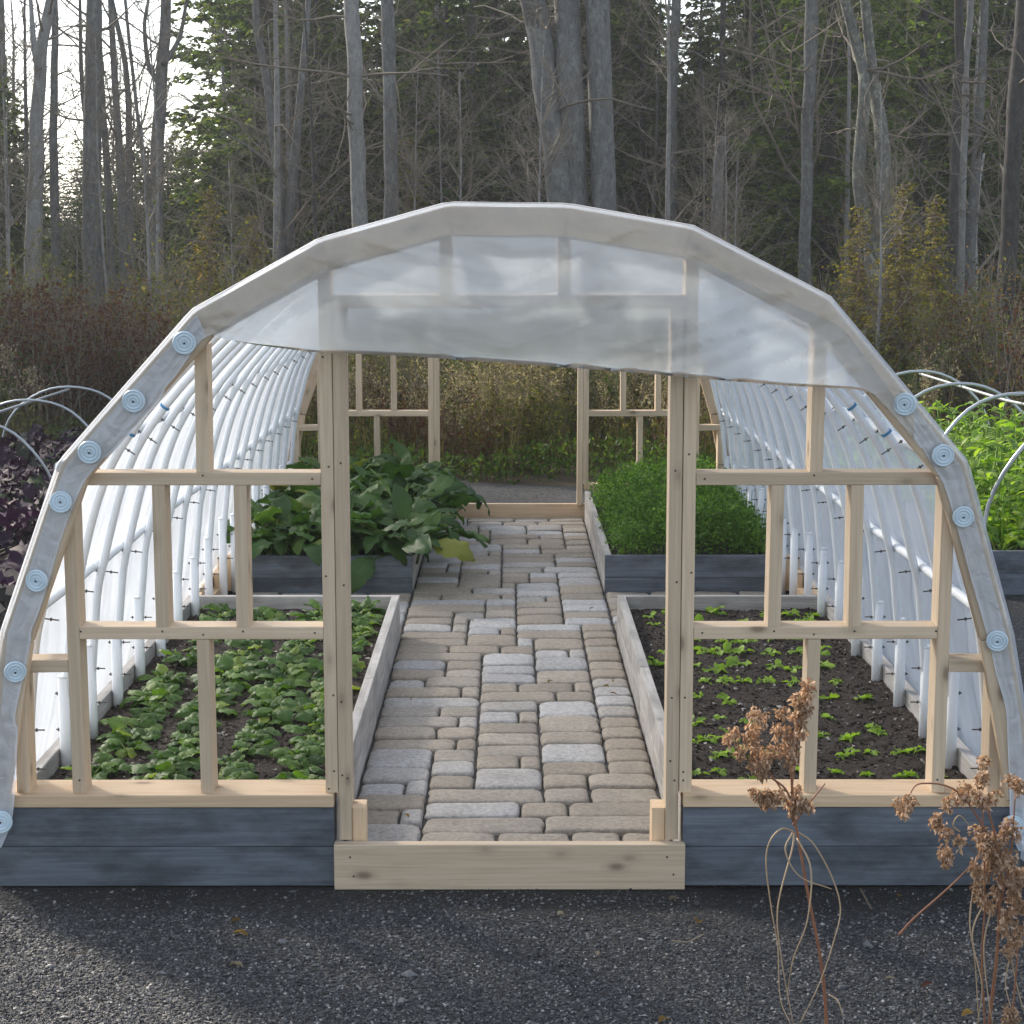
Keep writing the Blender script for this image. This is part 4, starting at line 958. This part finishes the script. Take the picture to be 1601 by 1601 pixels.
trunk_tree('pale barkless snag close behind the dark split tree', 19.6, [(1503, 500), (1505, 300), (1510, 150), (1516, 0)], 14, 10, BP, 48)
trunk_tree('leaning thin white birch near the right edge', 21, [(1508, 470), (1520, 400), (1532, 300), (1538, 240)], 7, 4, BI, 49, stub=True, nb=3)
trunk_tree('crooked white birch with black marks near the right edge', 23, [(1522, 470), (1526, 300), (1527, 150), (1536, 20), (1538, 0)], 12, 8, BI, 50)
trunk_tree('dark leaning tree at the far right edge', 14.5, [(1562, 640), (1574, 420), (1586, 210), (1600, 0)], 32, 24, BD, 51, nb=6)
trunk_tree('thin grey tree between stub and tall bluish tree', 28, [(1215, 420), (1220, 200), (1224, 0)], 14, 9, BG, 52)

# --- slim bare trees filling the wood
bt = []
for i, (h_, r_) in enumerate(((9, .09), (8, .065), (7, .05), (10, .11), (6, .04), (7.5, .06))):
    T, B = bare_tree(60 + i, h_, r_, 20, 7, .12 if i % 2 else .2)
    t = plant_thing('bare_tree', T, B, [MAT['bark_grey'], MAT['bark_pale'], MAT['bark_dark']][i % 3], MAT['twig'], 'slim leafless tree with fine twigs inside the wood', 'tree', (0, 0, 0), group='slim bare trees in the wood', cn='crown'); bt.append(t)
used = set(); rf = np.random.RandomState(17)
def put(protos, i, loc, rz, sc, **kw):
    p = protos[i]
    if i not in used_in(protos): used_in(protos).add(i); p.location = loc; p.rotation_euler[2] = rz; p.scale = (sc,) * 3 if not hasattr(sc, '__len__') else sc; return p
    return dup(p, loc, rz, sc, **kw)
_u = {}
def used_in(pr): return _u.setdefault(id(pr), set())
for k in range(68):
    Y = rf.uniform(17, 40); px = rf.uniform(-250, 1850)
    if 40 < px < 310 and k % 6: px += 330
    b = gloc(px, Y)
    put(bt, k % 6, b, rf.uniform(0, 6.28), rf.uniform(.75, 1.15))
# --- conifers
cf = []
for i, (h_, r_, lo) in enumerate(((11, 2.2, .05), (10, 1.9, .08), (12, 2.4, .1), (8, 1.8, .03), (6, 1.5, .03))):
    T, C = conifer(80 + i, h_, r_, 1.25, lo)
    cf.append(plant_thing('conifer', T, C, MAT['bark_dark'], MAT['conifer'], 'dark green conifer deep in the wood behind the bare trunks', 'conifer', (0, 0, 0), group='dark conifers in the wood'))
def sky_h(px):
    """tallest crown allowed at this pixel column: keeps the bright gap at the left open"""
    if 10 < px < 385: return 3.7
    if -60 < px <= 40: return 8
    if 985 < px < 1140: return 6.8
    if 430 < px < 480 or 540 < px < 640: return 7.4
    if 660 < px < 830 or 1200 < px < 1260: return 8.6
    return 99
for k in range(95):
    Y = rf.uniform(27, 46); px = rf.uniform(-300, 1900) if k > 30 else rf.uniform(310, 1000); b = gloc(px, Y); hm = sky_h(px) + b.z
    i = rf.randint(5); H0 = (11, 10, 12, 8, 6)[i]; s_ = rf.uniform(.8, 1.15)
    if H0 * s_ > hm: i = 4; s_ = min(1, hm / 6.0) * rf.uniform(.8, 1)
    put(cf, i, b, rf.uniform(0, 6.28), s_)
for px, Y, i, s_ in ((415, 27, 0, 1.0), (430, 30, 2, .95), (500, 26, 4, 1.1), (520, 29, 1, 1.0), (650, 28, 0, 1.0), (700, 25, 4, 1.2), (775, 27, 3, 1.1), (1000, 26, 4, 1.0), (985, 30, 3, .9), (1090, 26, 3, .8), (1160, 28, 1, 1.0), (1330, 30, 2, 1.0), (1480, 28, 1, 1.0), (1560, 26, 3, 1.1), (1610, 30, 0, 1.0), (-60, 26, 3, .9), (-600, 20, 2, 1.25), (-660, 22, 0, 1.35), (-560, 23, 2, 1.3), (-720, 19, 0, 1.2)):  # conifers far off-frame left are added to block sun streaks on the path
    put(cf, i, gloc(px, Y), px * .7, s_)
# green spruce on the right
cg = []
T, C = conifer(90, 8.5, 1.7, 1.1, .08)
for k, (px, Y, s_, lab) in enumerate(((1290, 22, 1.0, 'fresh green spruce behind the tall bluish trunk'), (1225, 24, .85, 'green spruce left of the tall bluish trunk, twiggy below'), (1430, 24, 1.0, 'green spruce right of the lichen spotted twin tree'), (1345, 27, 1.05, 'green spruce deep behind the lichen spotted twin tree'))):
    t = thing('spruce', lab, 'spruce', gloc(px, Y), k * 1.3)
    t.scale = (s_,) * 3
    if k == 0: sm_t, sm_c = T.mesh('trunk', MAT['bark_dark']), C.mesh('crown', MAT['conifer_green'], False)
    obj('trunk', sm_t, t); obj('crown', sm_c, t)
T, C = conifer(91, 3.2, .62, 1.3, .05, .33)
lt, lc = T.mesh('trunk', MAT['drystalk']), C.mesh('crown', MAT['larch'], False)
for px, Y, s_, lab in ((1340, 15.5, .72, 'golden green young larch right of the greenhouse roof'), (1405, 15, .80, 'taller golden young larch before the lichen spotted tree'), (1455, 16, .75, 'small yellowish larch beside the dark split tree'), (330, 18, .8, 'yellow green young larch above the left roof slope'), (395, 19, .7, 'small yellow green larch between shrubs left of the arch top'), (640, 24, 1.1, 'young greenish larch between smooth tree and pale birch')):
    t = thing('larch', lab, 'larch', gloc(px, Y), px); t.scale = (s_,) * 3; obj('trunk', lt, t); obj('crown', lc, t)
T, B = bare_tree(130, 4.2, .028, 26, 9, .06, .75); T2, B2 = bare_tree(131, 3.4, .022, 26, 9, .04, .9)
SAP = [plant_thing('sapling', a_, b_, MAT['bark_pale'], MAT['twig'], 'thin leafless sapling with dense pale twigs at the wood edge', 'sapling', (0, 0, 0), group='bare saplings at the wood edge') for a_, b_ in ((T, B), (T2, B2))]
for k in range(24):
    Y = rf.uniform(14, 26); put(SAP, k % 2, gloc(rf.uniform(-200, 1800), Y), rf.uniform(0, 6.28), rf.uniform(.8, 1.35))
# --- far wood, one mass
mb = MB(); protoF = [conifer(100 + i, 10, 2.6, .6, .03) for i in range(3)]; bareF = [bare_tree(110 + i, 9, .12, 22, 6, .05) for i in range(2)]; wb = MB()
for k in range(210):
    Y = rf.uniform(47, 72); px = rf.uniform(-700, 2300); b = gloc(px, Y); hm = min(sky_h(px), 8.2) * 1.2 + .3; s_ = min(rf.uniform(.65, 1.1), hm / 10)
    mb.join(protoF[k % 3][1], Matrix.Translation(b) @ rotm('Z', k) @ Matrix.Diagonal((max(.7, s_), max(.7, s_), s_, 1)))
fw = tag(mb.build('far_woods', MAT['conifer'], smooth=False), 'distant mass of dark conifers closing off the view behind', 'woods', kind='stuff')
for k in range(70):
    Y = rf.uniform(40, 60); px = rf.uniform(-500, 2100); b = gloc(px, Y); s_ = rf.uniform(.6, 1.0) * (.4 if 40 < px < 310 else 1)
    Mx = Matrix.Translation(b) @ rotm('Z', k) @ Matrix.Diagonal((s_, s_, s_, 1)); wb.join(bareF[k % 2][0], Mx); wb.join(bareF[k % 2][1], Mx)
tag(wb.build('far_bare_woods', MAT['twig']), 'distant grey haze of leafless trees between the conifers', 'woods', kind='stuff')
# --- shrubs
SH = []
for i, (h_, w_, n_, st_, m_, lab, g_) in enumerate((
    (2.0, 1.3, 900, 14, 'olive', 'olive green leafy shrub at the edge of the wood', 'olive shrubs at the wood edge'),
    (1.6, 1.2, 850, 16, 'rust', 'rust brown shrub at the edge of the wood', 'rust brown shrubs at the wood edge'),
    (2.4, 1.5, 500, 18, 'olive', 'twiggy half bare shrub with sparse olive leaves', 'sparse twiggy shrubs'),
    (1.3, 1.1, 800, 12, 'green_weed', 'low green bramble bush at the wood edge', 'green brambles at the wood edge'),
    (2.6, 1.4, 260, 16, 'amber', 'thin sapling clump with a few amber leaves', 'amber leaved saplings'))):
    T, C = shrub(120 + i, h_, w_, n_, st_); SH.append(plant_thing('shrub', T, C, MAT['twig'], MAT[m_], lab, 'shrub', (0, 0, 0), group=g_, tn='stems', cn='foliage'))
PAT = {0: [(200, 420), (300, 620), (1050, 1600), (520, 800), (1250, 1601)], 1: [(-60, 280), (60, 260), (0, 150), (1500, 1650), (1200, 1601)], 2: [(-200, 1800)], 3: [(30, 130), (500, 1000), (-100, 1700)], 4: [(200, 380), (250, 330), (1400, 1640), (1300, 1500)]}
for k in range(190):
    i = (0, 1, 2, 3, 3, 0, 0, 2, 4 if k % 20 < 10 else 3, 1)[k % 10]; lo, hi = PAT[i][rf.randint(len(PAT[i]))]; px = rf.uniform(lo, hi) if k % 3 else rf.uniform(-250, 1850)
    Y = rf.uniform(11.5, 15.5) if i in (1, 3) else rf.uniform(13, 20); put(SH, i, gloc(px, Y), rf.uniform(0, 6.28), rf.uniform(.5, .9))
for k in range(16):
    i = (0, 3, 2, 0)[k % 4]; put(SH, i, gloc(rf.uniform(560, 1040), rf.uniform(10.6, 13.5)), rf.uniform(0, 6.28), rf.uniform(.45, .8))
for k in range(14): put(SH, 1, gloc(rf.uniform(-80, 290), rf.uniform(11.5, 14.5)), rf.uniform(0, 6.28), rf.uniform(.7, 1.0))
# --- dry goldenrod clumps behind the rear door, green weeds along the gravel edge
GR = []
for i in range(3):
    rsx = np.random.RandomState(140 + i); T = MB(); C = MB(); Fm = MB()
    for k in range(16):
        b = rsx.normal(0, .14, 2); e = b + rsx.normal(0, .14, 2); hh = rsx.uniform(.75, 1.25); tp = np.array([e[0], e[1], hh]); bend = rsx.normal(0, .12, 2)
        tube(T, [(b[0], b[1], 0), ((b[0] + e[0]) / 2, (b[1] + e[1]) / 2, hh * .6), tuple(tp), (tp[0] + bend[0], tp[1] + bend[1], hh + .03)], [.004, .003, .002, .001], 3, False)
        n = 26; t_ = rsx.uniform(0, 1, n); P = tp + np.stack([bend[0] * t_, bend[1] * t_, .06 * t_ - .14 * (1 - t_)], 1) + rsx.normal(0, .022, (n, 3))
        D = rsx.normal(0, 1, (n, 3)); D[:, 2] += .4; v, t2 = leaf_quads(P, D, rsx.uniform(.02, .05, n), rsx.uniform(.008, .02, n), rsx); C.add(v, None, t2)
        n = 22; t_ = rsx.uniform(.1, .8, n); P = np.stack([b[0] + (e[0] - b[0]) * t_, b[1] + (e[1] - b[1]) * t_, hh * t_], 1); D = rsx.normal(0, 1, (n, 3)); D[:, 2] -= .2
        v, t2 = leaf_quads(P, D, rsx.uniform(.05, .11, n), rsx.uniform(.01, .022, n), rsx); Fm.add(v, None, t2)
    t = thing('goldenrod', 'dry goldenrod clump with fluffy tan tops behind the rear doorway', 'goldenrod', (0, 0, 0), 0, 'dry goldenrod behind the greenhouse')
    obj('stalks', T.mesh('stalks', MAT['drystalk']), t); obj('seed_sprays', C.mesh('seed_sprays', MAT['tan'], False), t); obj('leaves', Fm.mesh('leaves', MAT[('olive', 'rust', 'olive')[i]], False), t); GR.append(t)
for k in range(75):
    Y = rf.uniform(9.7, 13.0); px = rf.uniform(380, 1250) if k % 3 else rf.uniform(-150, 1750); put(GR, k % 3, gloc(px, Y), rf.uniform(0, 6.28), rf.uniform(.6, 1.0))
mb = MB(); n = 16000; x = rs.uniform(-7, 7, n); y = 9.35 + rs.uniform(0, 1, n) ** 1.6 * 2.6; h_ = np.array([max(0, .22 + .3 * noise.noise((a_ * 1.1, b_ * 1.1, 4))) for a_, b_ in zip(x, y)])
P = np.stack([x, y, h_ * rs.uniform(0, 1, n)], 1); D = rs.normal(0, 1, (n, 3)); D[:, 2] = abs(D[:, 2]) + .2; v, t = leaf_quads(P, D, rs.uniform(.03, .08, n), rs.uniform(.015, .04, n), rs); mb.add(v, None, t)
tag(mb.build('weeds', MAT['green_weed'], smooth=False), 'low green weeds along the gravel edge behind the greenhouse', 'weeds', kind='stuff')
mb = MB(); n = 60000; x = rs.uniform(-22, 22, n); y = 9.8 + rs.uniform(0, 1, n) ** 1.4 * 26; z0 = np.array([ground_z(a_, b_) for a_, b_ in zip(x, y)])
P = np.stack([x, y, z0 - .02], 1); D = rs.normal(0, .35, (n, 3)); D[:, 2] = 1; v, t = leaf_quads(P, D, rs.uniform(.2, .6, n), rs.uniform(.004, .011, n), rs); mb.add(v, None, t)
tag(mb.build('grass', MAT['dry_grass'], smooth=False), 'tall dry grass growing over the forest floor', 'grass', kind='stuff')

# ------------------------------------------------------------------ autumn air
hz = bpy.data.materials.new('haze_air'); hz.use_nodes = True; ht = hz.node_tree; ht.nodes.clear()
ho = ht.nodes.new('ShaderNodeOutputMaterial'); hv_ = ht.nodes.new('ShaderNodeVolumePrincipled')
hv_.inputs['Color'].default_value = (.9, .94, 1, 1); hv_.inputs['Density'].default_value = .001; hv_.inputs['Anisotropy'].default_value = .3
ht.links.new(hv_.outputs[0], ho.inputs['Volume'])
mb = MB(); box(mb, -170, 170, -70, 340, -2, 24)
tag(mb.build('haze', hz, smooth=False), 'thin pale autumn haze in the air of the wood', 'haze', kind='stuff')
